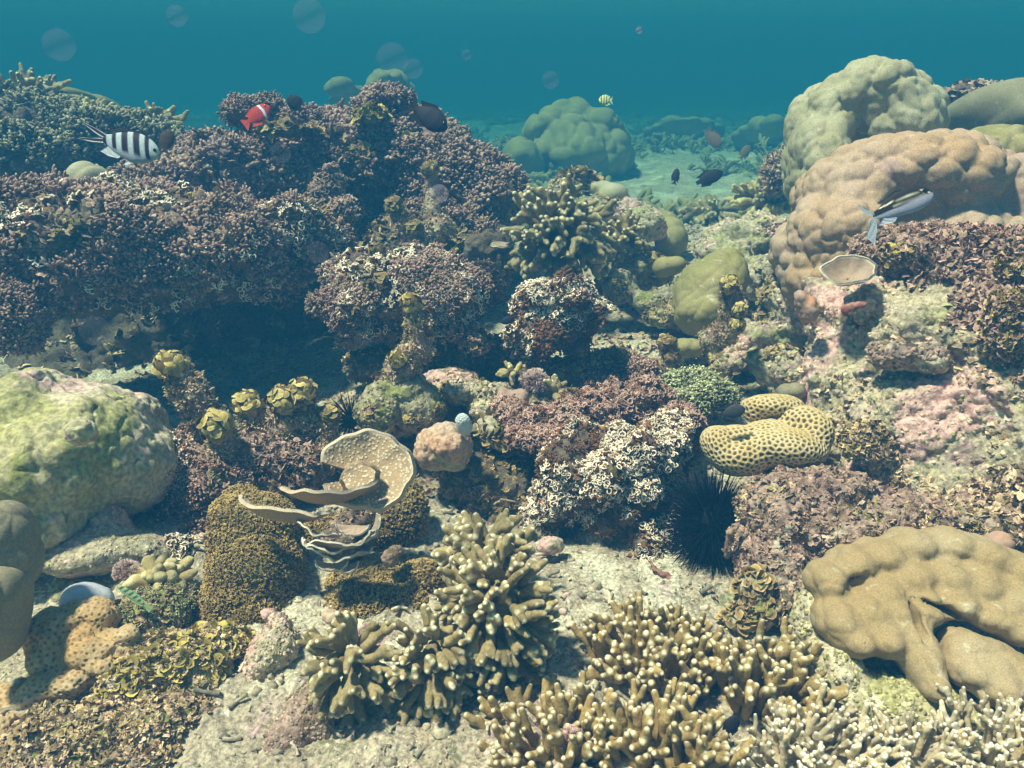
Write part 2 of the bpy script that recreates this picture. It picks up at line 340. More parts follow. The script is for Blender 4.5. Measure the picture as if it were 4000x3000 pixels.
# ------------------------------------------------------------------ blobs
def ells_world(ells):
    out = []
    for e in ells:
        px, py, Y, rx, ry, rd = e[:6]
        roll = math.radians(e[6]) if len(e) > 6 else 0
        s = mpp(py, Y)
        c = at(px, py, Y)
        a1 = RGT*math.cos(roll)+UPV*math.sin(roll)
        a2 = -RGT*math.sin(roll)+UPV*math.cos(roll)
        out.append((c, np.stack([a1, a2, FWD]), np.array([rx*s, ry*s, rd])))
    return out
def blob_mesh(ells, cell, k=0.03, zmin=None, carve=None):
    E = ells_world(ells)
    los = []; his = []
    for c, A, r in E:
        ext = np.sqrt(((A*r[:, None])**2).sum(0))
        los.append(c-ext); his.append(c+ext)
    lo = np.min(los, 0)-cell*3-k*0.3; hi = np.max(his, 0)+cell*3+k*0.3
    if zmin is not None:
        lo[2] = max(lo[2], zmin)
    n = np.ceil((hi-lo)/cell).astype(int)+1
    ax = [lo[i]+np.arange(n[i])*cell for i in range(3)]
    X, Y, Z = np.meshgrid(*ax, indexing='ij')
    X = X.astype(np.float32); Y = Y.astype(np.float32); Z = Z.astype(np.float32)
    G = None
    for c, A, r in E:
        dx, dy, dz = X-c[0], Y-c[1], Z-c[2]
        s0 = 0; s1 = 0
        for i in range(3):
            q = (dx*A[i, 0]+dy*A[i, 1]+dz*A[i, 2])/r[i]
            s0 = s0+q*q; s1 = s1+(q/r[i])**2
        k0 = np.sqrt(s0); d = k0*(k0-1)/np.maximum(np.sqrt(s1), 1e-6)
        if G is None: G = d
        else:
            h = np.clip(0.5+0.5*(d-G)/k, 0, 1)
            G = d*(1-h)+G*h - k*h*(1-h)
    for c, A, r in ells_world(carve or []):
        dx, dy, dz = X-c[0], Y-c[1], Z-c[2]
        s0 = 0; s1 = 0
        for i in range(3):
            q = (dx*A[i, 0]+dy*A[i, 1]+dz*A[i, 2])/r[i]
            s0 = s0+q*q; s1 = s1+(q/r[i])**2
        k0 = np.sqrt(s0); d = -k0*(k0-1)/np.maximum(np.sqrt(s1), 1e-6); kk = 0.012
        h = np.clip(0.5-0.5*(d-G)/kk, 0, 1)
        G = d*(1-h)+G*h + kk*h*(1-h)
    if zmin is not None:
        G[:, :, 0] = np.maximum(G[:, :, 0], 1e-4)
    return surface_net(G.astype(np.float64), lo, cell)
def disp_rock(amp=0.03, scale=6, seed=1, pits=0.3):
    def f(V, N):
        d = amp*fbm(V*scale, seed, 5, 0.55)
        f1, f2, _ = worley(V*scale*3.1+fbm(V*9, seed+3, 2)[:, None]*0.5, seed+9)
        d = d + amp*0.6*(0.45-f1)
        g1, _, gi = worley(V*scale*7.3, seed+29)
        d = d + amp*0.32*(0.5-g1)*(gi > 0.35)
        r = np.abs(vnoise(V*scale*9, seed+21))
        d = d - amp*pits*np.clip(0.25-r, 0, 1)*2
        return d, {}
    return f
def disp_clump(amp=0.04, scale=9, seed=1):
    def f(V, N):
        f1, f2, idv = worley(V*scale+0.4*fbm(V*scale*0.8, seed, 2)[:, None], seed)
        return amp*(0.55-f1*1.1)*(0.5+idv), {}
    return f
def disp_lobes(amp=0.02, scale=12, seed=1, warp=0.4, big=0.0, stretch=(1, 1, 1)):
    def f(V, N):
        Q = V*scale*np.array(stretch)
        Q = Q + warp*np.stack([vnoise(Q*0.7, seed+1), vnoise(Q*0.7, seed+2), vnoise(Q*0.7, seed+3)], 1)
        f1, f2, _ = worley(Q, seed)
        e = f2-f1
        d = amp*(np.minimum(e*2.2, 1.0)**0.5*0.6 - f1*f1*0.9)
        d = d + big*fbm(V*scale*0.25, seed+8, 3)
        return d, {}
    return f
def disp_soft(amp=0.02, scale=12, seed=1, warp=0.35, stretch=(1, 1, 1)):
    """rounded swellings with shallow valleys between them"""
    def f(V, N):
        Q = V*scale*np.array(stretch)
        Q = Q + warp*np.stack([vnoise(Q*0.7, seed+1), vnoise(Q*0.7, seed+2), vnoise(Q*0.7, seed+3)], 1)
        f1, f2, _ = worley(Q, seed)
        h = np.clip(0.5-(f2-f1)/0.5, 0, 0.5)          # smooth the join of neighbouring swellings
        d = -(f1*f1)-h*h*0.5
        return amp*(d*1.3+0.4), {}
    return f
def disp_cells(cell=0.012, depth=0.003, seed=3, wall=0.16, warp=0.25, big=0.0, soft=0.14):
    def f(V, N):
        Q = V/cell
        Q = Q+warp*np.stack([vnoise(Q*0.8, seed+1), vnoise(Q*0.8, seed+2), vnoise(Q*0.8, seed+3)], 1)
        f1, f2, _ = worley(Q, seed)
        p = np.clip(((f2-f1)-wall)/soft, 0, 1)
        return big*fbm(V*6, seed+8, 3)-depth*p, {'pit': p**1.5}
    return f
def disp_polyp(cell=0.02, depth=0.003, seed=3, r=0.28, big=0.0):      # separate round cups with raised flesh between
    def f(V, N):
        f1, f2, _ = worley(V/cell, seed)
        p = np.clip((r-f1)/0.10, 0, 1)
        rim = np.exp(-((f1-r-0.08)/0.08)**2)
        return big*fbm(V*8, seed+8, 3)-depth*p+depth*0.5*rim, {'pit': p}
    return f
def disp_pts(spacing=0.011, depth=0.003, seed=3, mode='honey', big=0.0, wall=0.16, soft=0.2):
    """evenly spaced cups: points spread over the surface, walls where two cups meet"""
    from mathutils import kdtree
    def f(V, N):
        rg = np.random.default_rng(seed)
        order = rg.permutation(len(V)); taken = {}; pts = []
        cellk = np.floor(V/spacing).astype(int)
        for i in order:
            k = tuple(cellk[i]); p = V[i]; ok = True
            for dx in (-1, 0, 1):
                for dy in (-1, 0, 1):
                    for dz in (-1, 0, 1):
                        for j in taken.get((k[0]+dx, k[1]+dy, k[2]+dz), ()):
                            q = pts[j]
                            if (p[0]-q[0])**2+(p[1]-q[1])**2+(p[2]-q[2])**2 < (spacing*0.92)**2: ok = False; break
                        if not ok: break
                    if not ok: break
                if not ok: break
            if ok:
                taken.setdefault(k, []).append(len(pts)); pts.append(p)
        kd = kdtree.KDTree(len(pts))
        for i, p in enumerate(pts): kd.insert(p, i)
        kd.balance()
        f1 = np.zeros(len(V)); f2 = np.zeros(len(V))
        for i, p in enumerate(V):
            rs = kd.find_n(p, 2); f1[i] = rs[0][2]/spacing; f2[i] = (rs[1][2] if len(rs) > 1 else 9)/spacing
        if mode == 'honey':
            p = np.clip(((f2-f1)-wall)/soft, 0, 1); p = p*p*(3-2*p)
            return big*fbm(V*6, seed+8, 3)-depth*p, {'pit': np.clip((p-0.35)/0.65, 0, 1)}
        p = np.clip((0.33-f1)/0.12, 0, 1); rim = np.exp(-((f1-0.41)/0.08)**2)
        return big*fbm(V*8, seed+8, 3)-depth*p+depth*0.6*rim, {'pit': p}
    return f
def blob(name, ells, cell, disp, m, parent=None, k=0.03, zmin=None, carve=None):
    V, Q = blob_mesh(ells, cell, k, zmin, carve)
    attrs = {}
    if disp:
        for dfn in (disp if isinstance(disp, list) else [disp]):
            N = vnormals(V, Q)
            d, a = dfn(V, N)
            V = V + N*d[:, None]
            attrs.update(a)
    if parent is None:
        o = link_mesh(name, V, Q, M[m], attrs=attrs)
    else:
        o = link_mesh(name, V, Q, M[m], parent, attrs=attrs)
    return o, V, Q

# ------------------------------------------------------------------ scattering small growth on a surface
def tube_np(pts, rad, sides=5):
    pts = np.array(pts, float); n = len(pts)
    V = []; T = []
    ref = np.array([0.3, 0.9, 0.1])
    for i in range(n):
        d = pts[min(i+1, n-1)]-pts[max(i-1, 0)]; d = d/np.linalg.norm(d)
        a = np.cross(d, ref); a /= np.linalg.norm(a); b = np.cross(d, a)
        for j in range(sides):
            t = 2*math.pi*j/sides
            V.append(pts[i]+rad[i]*(a*math.cos(t)+b*math.sin(t)))
            T.append(i/(n-1))
    d = pts[-1]-pts[-2]; d /= np.linalg.norm(d)
    V.append(pts[-1]+d*rad[-1]*0.6); T.append(1.0)
    q = []; tr = []
    for i in range(n-1):
        for j in range(sides):
            q.append((i*sides+j, i*sides+(j+1) % sides, (i+1)*sides+(j+1) % sides, (i+1)*sides+j))
    for j in range(sides):
        tr.append(((n-1)*sides+j, (n-1)*sides+(j+1) % sides, n*sides))
    return np.array(V), np.array(q), np.array(tr), np.array(T)
def merge(parts):
    V = []; Q = []; T = []; A = []; o = 0
    for v, q, t, a in parts:
        V.append(v); A.append(a)
        if len(q): Q.append(q+o)
        if len(t): T.append(t+o)
        o += len(v)
    return (np.concatenate(V), np.concatenate(Q) if Q else np.zeros((0, 4), int), np.concatenate(T) if T else np.zeros((0, 3), int), np.concatenate(A))
def tmpl_knobs(seed, n=6, spread=0.9, r=0.17, curl=0.35):
    """a tuft of short forked knobs, about one unit high, growing along +z"""
    rg = random.Random(seed); parts = []
    for i in range(n):
        a = rg.uniform(0, 6.28); s = spread*math.sqrt((i+0.3)/n)
        dx, dy = math.cos(a)*s, math.sin(a)*s
        h = rg.uniform(0.6, 1.0)
        c = rg.uniform(-curl, curl); c2 = rg.uniform(-curl, curl)
        pts = [(dx*0.25, dy*0.25, 0), (dx*0.7, dy*0.7, h*0.5), (dx+c*0.5, dy+c2*0.5, h*0.85), (dx+c, dy+c2, h)]
        rr = r*rg.uniform(0.8, 1.2)
        parts.append(tube_np(pts, [rr*0.8, rr*0.8, rr*1.15, rr*0.75]))
    return merge(parts)
def tmpl_curl(seed, n=5):
    """a tuft of small curled lips: horseshoe shaped pale rims on brown blades"""
    rg = random.Random(seed); parts = []
    for i in range(n):
        a0 = rg.uniform(0, 6.28); s = 0.75*math.sqrt((i+0.2)/n); ox, oy = math.cos(a0)*s, math.sin(a0)*s
        R = rg.uniform(0.20, 0.32); h = rg.uniform(0.75, 1.05); ph = rg.uniform(0, 6.28); span = rg.uniform(2.6, 4.6)
        m_ = 7; V = []; A = []
        for k in range(m_):
            t = ph+span*k/(m_-1)
            wob = R*(1+0.15*math.sin(3*t))
            cx, cy_ = math.cos(t), math.sin(t)
            hh = h+0.06*math.sin(5*t)
            V += [(ox*0.4+cx*wob*0.4, oy*0.4+cy_*wob*0.4, 0), (ox+cx*(wob-0.06), oy+cy_*(wob-0.06), hh*0.8), (ox+cx*(wob+0.02), oy+cy_*(wob+0.02), hh),
                  (ox+cx*(wob+0.12), oy+cy_*(wob+0.12), hh*0.93), (ox*0.4+cx*(wob*0.4+0.1), oy*0.4+cy_*(wob*0.4+0.1), 0)]
            A += [0, 0.75, 1, 0.85, 0]
        q = []
        for k in range(m_-1):
            for j in range(4):
                q.append((k*5+j, k*5+j+1, (k+1)*5+j+1, (k+1)*5+j))
        parts.append((np.array(V), np.array(q), np.zeros((0, 3), int), np.array(A, float)))
    return merge(parts)
def tmpl_leaf(seed, n=1, cup=0.3, jag=0.15):
    """cupped frond with a ragged edge, on a short stalk, unit radius, facing +z"""
    rg = random.Random(seed); parts = []
    for i in range(n):
        a0 = rg.uniform(0, 6.28); s = 0.9*math.sqrt(i/n) if n > 1 else 0
        ox, oy = math.cos(a0)*s, math.sin(a0)*s
        m_ = 9; R = rg.uniform(0.7, 1.0)*(1 if n == 1 else 0.55)
        tilt = rg.uniform(-0.5, 0.5); tilt2 = rg.uniform(-0.5, 0.5)
        V = [(ox, oy, 0)]; A = [0.0]
        for ring, fr in ((1, 0.55), (2, 1.0)):
            for k in range(m_):
                t = 6.283*k/m_
                rr = R*fr*(1+(rg.uniform(-jag, jag) if ring == 2 else 0))
                x, y = math.cos(t)*rr, math.sin(t)*rr
                V.append((ox+x, oy+y, cup*fr*fr*R+tilt*x+tilt2*y+rg.uniform(-.06, .06)*ring)); A.append(fr)
        V.append((ox*0.5, oy*0.5, -0.8)); A.append(0.0)
        q = []; t_ = []
        for k in range(m_):
            k2 = (k+1) % m_
            t_.append((0, 1+k, 1+k2)); q.append((1+k, 1+m_+k, 1+m_+k2, 1+k2))
            if k % 3 == 0: t_.append((1+k2, 1+k, 1+2*m_))
        parts.append((np.array(V), np.array(q), np.array(t_), np.array(A)))
    return merge(parts)
def tmpl_sprig(seed, n=5):
    rg = random.Random(seed); parts = []
    for i in range(n):
        p = np.array([0, 0, 0.0]); d = np.array([rg.uniform(-.8, .8), rg.uniform(-.8, .8), 1.0]); d /= np.linalg.norm(d)
        q = p+d*0.55
        parts.append(tube_np([p, p+d*0.3, q], [0.05, 0.045, 0.04], 4))
        for j in range(3):
            e = d+np.array([rg.uniform(-.9, .9), rg.uniform(-.9, .9), rg.uniform(-.2, .5)]); e /= np.linalg.norm(e)
            parts.append(tube_np([q, q+e*0.25, q+e*0.5+np.array([0, 0, 0.08])], [0.042, 0.038, 0.03], 4))
    v, q, t, a = merge(parts)
    return v, q, t, np.clip(v[:, 2]/1.0, 0, 1)
LS = [tmpl_leaf(i+180, 1, -0.22, 0.08) for i in range(6)]
KN = [tmpl_knobs(i, 6) for i in range(3)]+[tmpl_knobs(i+3, 9, 1.1, 0.10, 0.55) for i in range(5)]
CU = [tmpl_curl(i+40, 5) for i in range(6)]
LF = [tmpl_leaf(i+80) for i in range(6)]
LC = [tmpl_leaf(i+90, 4, 0.25, 0.25) for i in range(6)]
SP = [tmpl_sprig(i+120) for i in range(6)]
FL = [tmpl_leaf(i+140, 4, -0.2, 0.4) for i in range(6)]

def sample_surface(V, Q, n, seed, mask=None):
    rg = np.random.default_rng(seed)
    T = np.concatenate([Q[:, [0, 1, 2]], Q[:, [0, 2, 3]]]) if Q.shape[1] == 4 else Q
    a, b, c = V[T[:, 0]], V[T[:, 1]], V[T[:, 2]]
    cr = np.cross(b-a, c-a); ar = np.linalg.norm(cr, axis=1)
    nr = cr/np.maximum(ar, 1e-12)[:, None]
    cen = (a+b+c)/3
    wgt = ar.copy()
    if mask is not None: wgt = wgt*mask(cen, nr)
    if wgt.sum() <= 0: return np.zeros((0, 3)), np.zeros((0, 3))
    i = rg.choice(len(T), n, p=wgt/wgt.sum())
    u, v = rg.random(n), rg.random(n); s = u+v > 1
    u = np.where(s, 1-u, u); v = np.where(s, 1-v, v)
    return a[i]+(b[i]-a[i])*u[:, None]+(c[i]-a[i])*v[:, None], nr[i]
def place(P, Nn, tmpl, size, seed, up=0.4, jit=0.35, smin=0.65, smax=1.3, sink=0.15, direction=None):
    rg = np.random.default_rng(seed)
    n = len(P)
    D = Nn + np.array([0, 0, 1.0])*up + rg.normal(0, jit, (n, 3))
    if direction is not None: D = D+np.array(direction)
    D /= np.linalg.norm(D, axis=1)[:, None]
    R = rg.normal(0, 1, (n, 3)); A = np.cross(D, R); A /= np.linalg.norm(A, axis=1)[:, None]; B = np.cross(D, A)
    sc = size*rg.uniform(smin, smax, n)
    which = rg.integers(0, len(tmpl), n)
    var = rg.random(n)
    Vs = []; Qs = []; Ts = []; As = []; Rs = []; o = 0
    for ti, (v, q, t, a) in enumerate(tmpl):
        I = np.nonzero(which == ti)[0]
        if len(I) == 0: continue
        W = (v[None, :, 0, None]*A[I][:, None]+v[None, :, 1, None]*B[I][:, None]+(v[None, :, 2, None]-sink)*D[I][:, None])*sc[I][:, None, None]+P[I][:, None]
        nv = len(v); off = o+np.arange(len(I))*nv
        Vs.append(W.reshape(-1, 3))
        if len(q): Qs.append((q[None]+off[:, None, None]).reshape(-1, 4))
        if len(t): Ts.append((t[None]+off[:, None, None]).reshape(-1, 3))
        As.append(np.tile(a, len(I))); Rs.append(np.repeat(var[I], nv)); o += nv*len(I)
    fs = []
    if Qs: fs.append(np.concatenate(Qs))
    if Ts: fs.append(np.concatenate(Ts))
    return np.concatenate(Vs), fs, {'tip': np.concatenate(As), 'var': np.concatenate(Rs)}
def grow(name, V, Q, n, tmpl, size, m, parent, seed, mask=None, up=0.4, jit=0.35, kind='stuff', label=None, **kw):
    P, Nn = sample_surface(V, Q, n, seed, mask)
    if not len(P): return None
    v, f, a = place(P, Nn, tmpl, size, seed+1, up, jit, **kw)
    o = link_mesh(name, v, f, M[m], parent, attrs=a)
    if kind: o['kind'] = kind
    if label: o['label'] = label
    return o
def facing(lo=-0.1, front=True, patch=None, seed=0, thr=0.0, y_max=None):
    """grow where the surface looks up or towards the open water, in patches"""
    def f(c, n):
        w_ = np.clip((n[:, 2]-lo)*4, 0, 1)
        if patch: w_ = w_*np.clip((fbm(c*patch, seed, 3)-thr)*6, 0, 1)
        to = CAM-c; to /= np.linalg.norm(to, axis=1)[:, None]
        if front: w_ = w_*np.clip(((n*to).sum(1)+0.35)*4, 0.0, 1)
        return w_
    return f

# ------------------------------------------------------------------ finger corals
def capsules_mesh(caps, cell, k):
    A = np.array([c[0] for c in caps]); B = np.array([c[1] for c in caps]); RA = np.array([c[2] for c in caps]); RB = np.array([c[3] for c in caps])
    rm = max(RA.max(), RB.max())+cell*2
    lo = np.minimum(A, B).min(0)-rm; hi = np.maximum(A, B).max(0)+rm
    n = np.ceil((hi-lo)/cell).astype(int)+1
    G = np.full(n, 1.0, np.float32)
    for a, b, ra, rb in zip(A, B, RA, RB):
        R = max(ra, rb)+k+cell*2
        i0 = np.maximum(((np.minimum(a, b)-R-lo)/cell).astype(int), 0); i1 = np.minimum(((np.maximum(a, b)+R-lo)/cell).astype(int)+2, n)
        sl_ = tuple(slice(i0[i], i1[i]) for i in range(3))
        X, Y, Z = np.meshgrid(*[lo[i]+np.arange(i0[i], i1[i])*cell for i in range(3)], indexing='ij')
        d = b-a; L2 = (d*d).sum()
        t = np.clip(((X-a[0])*d[0]+(Y-a[1])*d[1]+(Z-a[2])*d[2])/L2, 0, 1)
        D = np.sqrt((X-a[0]-t*d[0])**2+(Y-a[1]-t*d[1])**2+(Z-a[2]-t*d[2])**2)-(ra+(rb-ra)*t)
        g = G[sl_]
        h = np.clip(0.5+0.5*(D-g)/k, 0, 1)
        G[sl_] = D*(1-h)+g*h-k*h*(1-h)
    return surface_net(G.astype(np.float64), lo, cell)
def finger_stem(a, d, L, r, rg, forks, side_len, cell, bend=0.4):
    caps = []; tips = []
    d = d/np.linalg.norm(d)
    p = np.array(a, float); seg = 3; dd = d.copy()
    nodes = [p.copy()]
    for i in range(seg):
        dd = dd+np.array([rg.gauss(0, bend*0.3) for _ in range(3)]); dd /= np.linalg.norm(dd)
        q = p+dd*L/seg
        caps.append((p, q, r*(1.02-0.05*i), r*(0.97-0.05*i)))
        p = q; nodes.append(p.copy())
    tips.append((p+dd*r*0.82, r*0.8))
    for j in range(forks):
        t = rg.uniform(0.35, 0.9)*seg; i = min(int(t), seg-1); fpos = t-i
        b = nodes[i]*(1-fpos)+nodes[i+1]*fpos
        perp = np.cross(dd, np.array([rg.gauss(0, 1) for _ in range(3)])); perp /= np.linalg.norm(perp)
        e = dd*rg.uniform(0.8, 1.3)+perp*rg.uniform(0.6, 0.95); e /= np.linalg.norm(e)
        l = side_len*rg.uniform(0.6, 1.25)
        mid = b+e*l*0.55; e2 = e*0.75+dd*0.4; e2 /= np.linalg.norm(e2)
        c = mid+e2*l*0.45
        caps.append((b, mid, r*0.92, r*0.86)); caps.append((mid, c, r*0.86, r*0.74)); tips.append((c+e2*r*0.74, r*0.74))
    V, Q = capsules_mesh(caps, cell, r*0.45)
    tv = np.zeros(len(V))
    for c, tr in tips:
        dist = np.linalg.norm(V-c, axis=1)
        tv = np.maximum(tv, np.clip(1-dist/(tr*1.55), 0, 1))
    return V, Q, tv
def finger_coral(label, px, py, Y, rx, ry, n, r_px, m, seed, rd=None, forks=(2, 4), side=None, cell=None, axis=(0, -0.6, 0.8), spread=1.0, name='finger_coral', group='finger corals', core=0.45, core_mat=None, gravity=0.0, up=0.0, L_px=None, shell=0.0):
    rg = random.Random(seed); s = mpp(py, Y); c = at(px, py, Y)
    R = np.array([rx*s, rd if rd else 0.6*(rx+ry)/2*s, ry*s]); r = r_px*s
    side = (side or 3.2)*r
    cell = cell or max(r/2.6, 0.0016)
    th = thing(name, c-np.array([0, 0, R[2]*0.8]), label, 'coral', group)
    ax = np.array(axis, float); ax /= np.linalg.norm(ax)
    cs = core
    blob('base', [(px, py, Y, rx*cs, ry*cs, R[1]*cs)], max(cell*2.0, 0.004), disp_rock(0.01, 14, seed), core_mat or m, th)
    dirs = []
    tries = 0
    while len(dirs) < n and tries < 6000:
        tries += 1
        v = np.array([rg.gauss(0, 1) for _ in range(3)]); v /= np.linalg.norm(v)
        if (v*ax).sum() < 1-1.15*spread: continue
        if dirs and max((v*u).sum() for u in dirs) > math.cos(1.55/math.sqrt(n)*spread**0.5): 
            if tries < 4000: continue
        dirs.append(v)
    for i, v in enumerate(dirs):
        end = v*R*rg.uniform(0.82, 1.05)
        start = end*core*0.75+np.array([0, 0, -gravity*R[2]])
        if up:                  # upright thicket: parallel fingers rising from a low mound
            start = v*R*np.array([0.85, 0.85, 0.55])*rg.uniform(0.5, 1.0)
            dd = v*0.55+np.array([0, -0.1, up])+np.array([rg.gauss(0, .14) for _ in range(3)]); dd /= np.linalg.norm(dd)
            end = start+dd*L_px*s*rg.uniform(0.75, 1.2)
        if shell:               # short fingers crowding a rounded mound, drooping a little
            start = v*R*shell*rg.uniform(0.8, 1.0)
            dd = v+np.array([0, -0.35, -0.15])+np.array([rg.gauss(0, .22) for _ in range(3)]); dd /= np.linalg.norm(dd)
            end = start+dd*L_px*s*rg.uniform(0.7, 1.25)
        L = np.linalg.norm(end-start)
        V, Q, tv = finger_stem(c+start, end-start, L, r*rg.uniform(0.85, 1.12), rg, rg.randint(*forks), side, cell)
        if len(V):
            link_mesh('branch', V, Q, M[m], th, attrs={'tip': tv, 'var': np.full(len(V), rg.random())})
    return th

# ------------------------------------------------------------------ seabed
CP = []
for (px, py, Y) in [(-600, 3100, 1.0), (0, 3100, 1.0), (1000, 2980, 1.07), (2000, 3050, 1.03), (3000, 3050, 1.05), (4000, 3150, 1.0), (4600, 3050, 1.0),
                    (2300, 2450, 1.42), (2700, 2400, 1.45), (1500, 2650, 1.28), (1100, 2750, 1.2), (2100, 2700, 1.25), (600, 2250, 1.6), (0, 2400, 1.5), (3600, 2500, 1.6),
                    (1900, 1560, 2.3), (1600, 1800, 2.1), (1900, 2000, 1.95), (2300, 1420, 2.65), (2700, 1300, 3.0), (2550, 1500, 2.5), (2950, 1450, 2.5), (2500, 1100, 3.5), (2350, 1300, 2.9),
                    (2900, 1180, 3.0), (2650, 960, 4.0), (2900, 1000, 3.5), (2300, 850, 4.0), (3000, 1350, 2.7), (700, 1560, 2.9), (1200, 1520, 2.8), (200, 1560, 2.9), (3100, 1700, 2.1), (3600, 1500, 2.3)]:
    CP.append(at(px, py, Y))
CP += [np.array(p) for p in [(-3, 1, 0), (3, 1, 0), (-3, 3, 0.1), (3, 3, 0.3), (0, 5, 0.10), (-2, 5, 0.1), (2.5, 5, 0.25), (1, 5.5, 0.10), (-4, 8, 0), (0, 8, 0.0), (4, 8, 0.1), (-8, 14, -0.1), (0, 14, -0.15), (8, 14, -0.1), (0, 30, -0.6), (-20, 30, -.6), (20, 30, -.6), (0.6, 6.5, 0.05), (1.5, 10, 0.1)]]
CP = np.array(CP)
def ground_z(x, y):
    x = np.asarray(x, float).ravel(); y = np.asarray(y, float).ravel()
    out = np.zeros(len(x))
    for s in range(0, len(x), 40000):
        X = x[s:s+40000, None]; Yy = y[s:s+40000, None]
        d2 = (X-CP[None, :, 0])**2+(Yy-CP[None, :, 1])**2
        h2 = (0.06*CP[None, :, 1]+0.05)**2
        w_ = 1/(d2+h2)**1.6
        out[s:s+40000] = (w_*CP[None, :, 2]).sum(1)/w_.sum(1)
    return out
def build_seabed():
    ny, nx = 820, 820
    yy = 0.35*np.exp(np.linspace(0, math.log(60/0.35), ny))
    u = np.linspace(-1, 1, nx)
    X = (u[None, :]*(0.9*yy[:, None]+0.9)); Y = np.repeat(yy[:, None], nx, 1)
    X = X.ravel(); Y = Y.ravel()
    Z = ground_z(X, Y)
    P = np.stack([X, Y, np.zeros_like(X)], 1)
    f1, f2, idv = worley(P*9, 5)
    near = np.clip(1.5/(Y+0.4), 0.3, 1)
    sandy = np.clip(fbm(P*1.6, 77, 3)*3+0.5, 0, 1)
    Z = Z+0.05*fbm(P*2.2, 3, 3)+(0.035*np.clip(0.5-f1, 0, 1)*(idv > 0.5)*(1-0.6*sandy)+0.016*fbm(P*16, 8, 4)+0.008*fbm(P*60, 9, 3)+0.004*fbm(P*150, 19, 2))
    Z = Z+0.12*np.clip(fbm(P*1.1, 31, 3), 0, 1)*np.clip((Y-5)/4, 0, 1)*1.5
    V = np.stack([X, Y, Z], 1)
    i = np.arange((ny-1)*nx).reshape(ny-1, nx)[:, :-1].ravel()
    Q = np.stack([i, i+1, i+nx+1, i+nx], 1)
    o = link_mesh('seabed', V, Q, M['sand'], origin=np.zeros(3))
    tag(o, 'pale sand and rubble sea floor winding between the corals', 'seabed', kind='structure')
    return V, Q
SV, SQ = build_seabed()
def stuff(name, n, tmpl, size, m, seed, mask, label, cat, up=0.5, jit=0.6, **kw):
    P, Nn = sample_surface(SV, SQ, n, seed, mask)
    v, f, a = place(P, Nn, tmpl, size, seed+1, up, jit, **kw)
    o = link_mesh(name, v, f, M[m], origin=np.zeros(3), attrs=a)
    tag(o, label, cat, kind='stuff')
def region(x0, x1, y0, y1, patch=None, thr=0, seed=0):
    def f(c, n):
        wgt = ((c[:, 0] > x0) & (c[:, 0] < x1) & (c[:, 1] > y0) & (c[:, 1] < y1)).astype(float)
        if patch: wgt *= np.clip((fbm(c*patch, seed, 3)-thr)*6, 0, 1)
        return wgt/np.maximum(c[:, 1], 0.5)**1.2
    return f
def tmpl_chunk(seed):
    rg = random.Random(seed)
    n = rg.choice([2, 3]); pts = [np.array([0, 0, 0.1])]
    d = np.array([1.0, 0, 0])
    for i in range(n):
        d = d+np.array([rg.uniform(-.5, .5), rg.uniform(-.5, .5), rg.uniform(-.2, .2)]); d /= np.linalg.norm(d)
        pts.append(pts[-1]+d*0.7)
    parts = [tube_np(pts, [rg.uniform(0.14, 0.3) for _ in pts], 6)]
    if rg.random() < 0.6:
        parts.append(tube_np([pts[1], pts[1]+np.array([0.2, 0.5, 0.1]), pts[1]+np.array([0.3, 0.8, 0.15])], [0.18, 0.15, 0.12], 5))
    return merge(parts)
def tmpl_pebble(seed):
    rg = random.Random(seed)
    pts = [np.array([0, 0, -0.3]), np.array([rg.uniform(-.1, .1), 0, 0.0]), np.array([0, rg.uniform(-.2, .2), 0.35]), np.array([0.1, 0, 0.55])]
    v, q, t, a = tube_np(pts, [0.5, 0.75, 0.55, 0.2], 7)
    v = v*np.array([rg.uniform(0.7, 1.2), rg.uniform(0.6, 1.0), rg.uniform(0.5, 0.9)])+np.array([[rg.uniform(-.1, .1) for _ in range(3)] for _ in range(len(v))])
    return v, q, t, a
CH = [tmpl_chunk(i) for i in range(8)]
PB = [tmpl_pebble(i) for i in range(8)]
stuff('rubble', 3600, CH+CH+PB, 0.015, 'rubble', 11, region(-1.2, 2.2, 0.9, 5.0, 1.5, -0.25, 3), 'broken coral rubble strewn over the pale sand', 'rubble', up=0.8, jit=0.25, smin=0.4, smax=1.5, sink=-0.05)
stuff('pebbles', 16000, PB+CH, 0.0042, 'rubble', 12, region(-1.5, 2.2, 0.7, 4.0), 'small shell and stone bits on the sand', 'pebbles', smin=0.4, smax=1.6, sink=-0.05)
stuff('turf_algae', 9000, FL+LC, 0.016, 'flake', 13, region(-1.5, 2.2, 1.95, 5.0, 2.2, -0.25, 21), 'low brown and green algae turf on the rubble slope', 'algae')
stuff('green_turf', 4200, LC+FL, 0.017, 'leaf_brown', 14, region(-1.5, 2.4, 1.95, 5.5, 2.0, -0.15, 25), 'olive leafy algae scattered over the rubble', 'algae')

def far_region(c, n):
    w_ = ((c[:, 1] > 5.2) & (c[:, 1] < 24) & (np.abs(c[:, 0]) < c[:, 1]*0.75)).astype(float)
    return w_*np.clip((fbm(c*0.9, 71, 3)+0.12)*4, 0, 1)/c[:, 1]**1.2
stuff('far_reef_growth', 12000, PB+KN, 0.13, 'porites_olive', 15, far_region, 'patchy coral growth on the distant floor fading into blue', 'coral', up=0.8, jit=0.3, smin=0.3, smax=1.4)
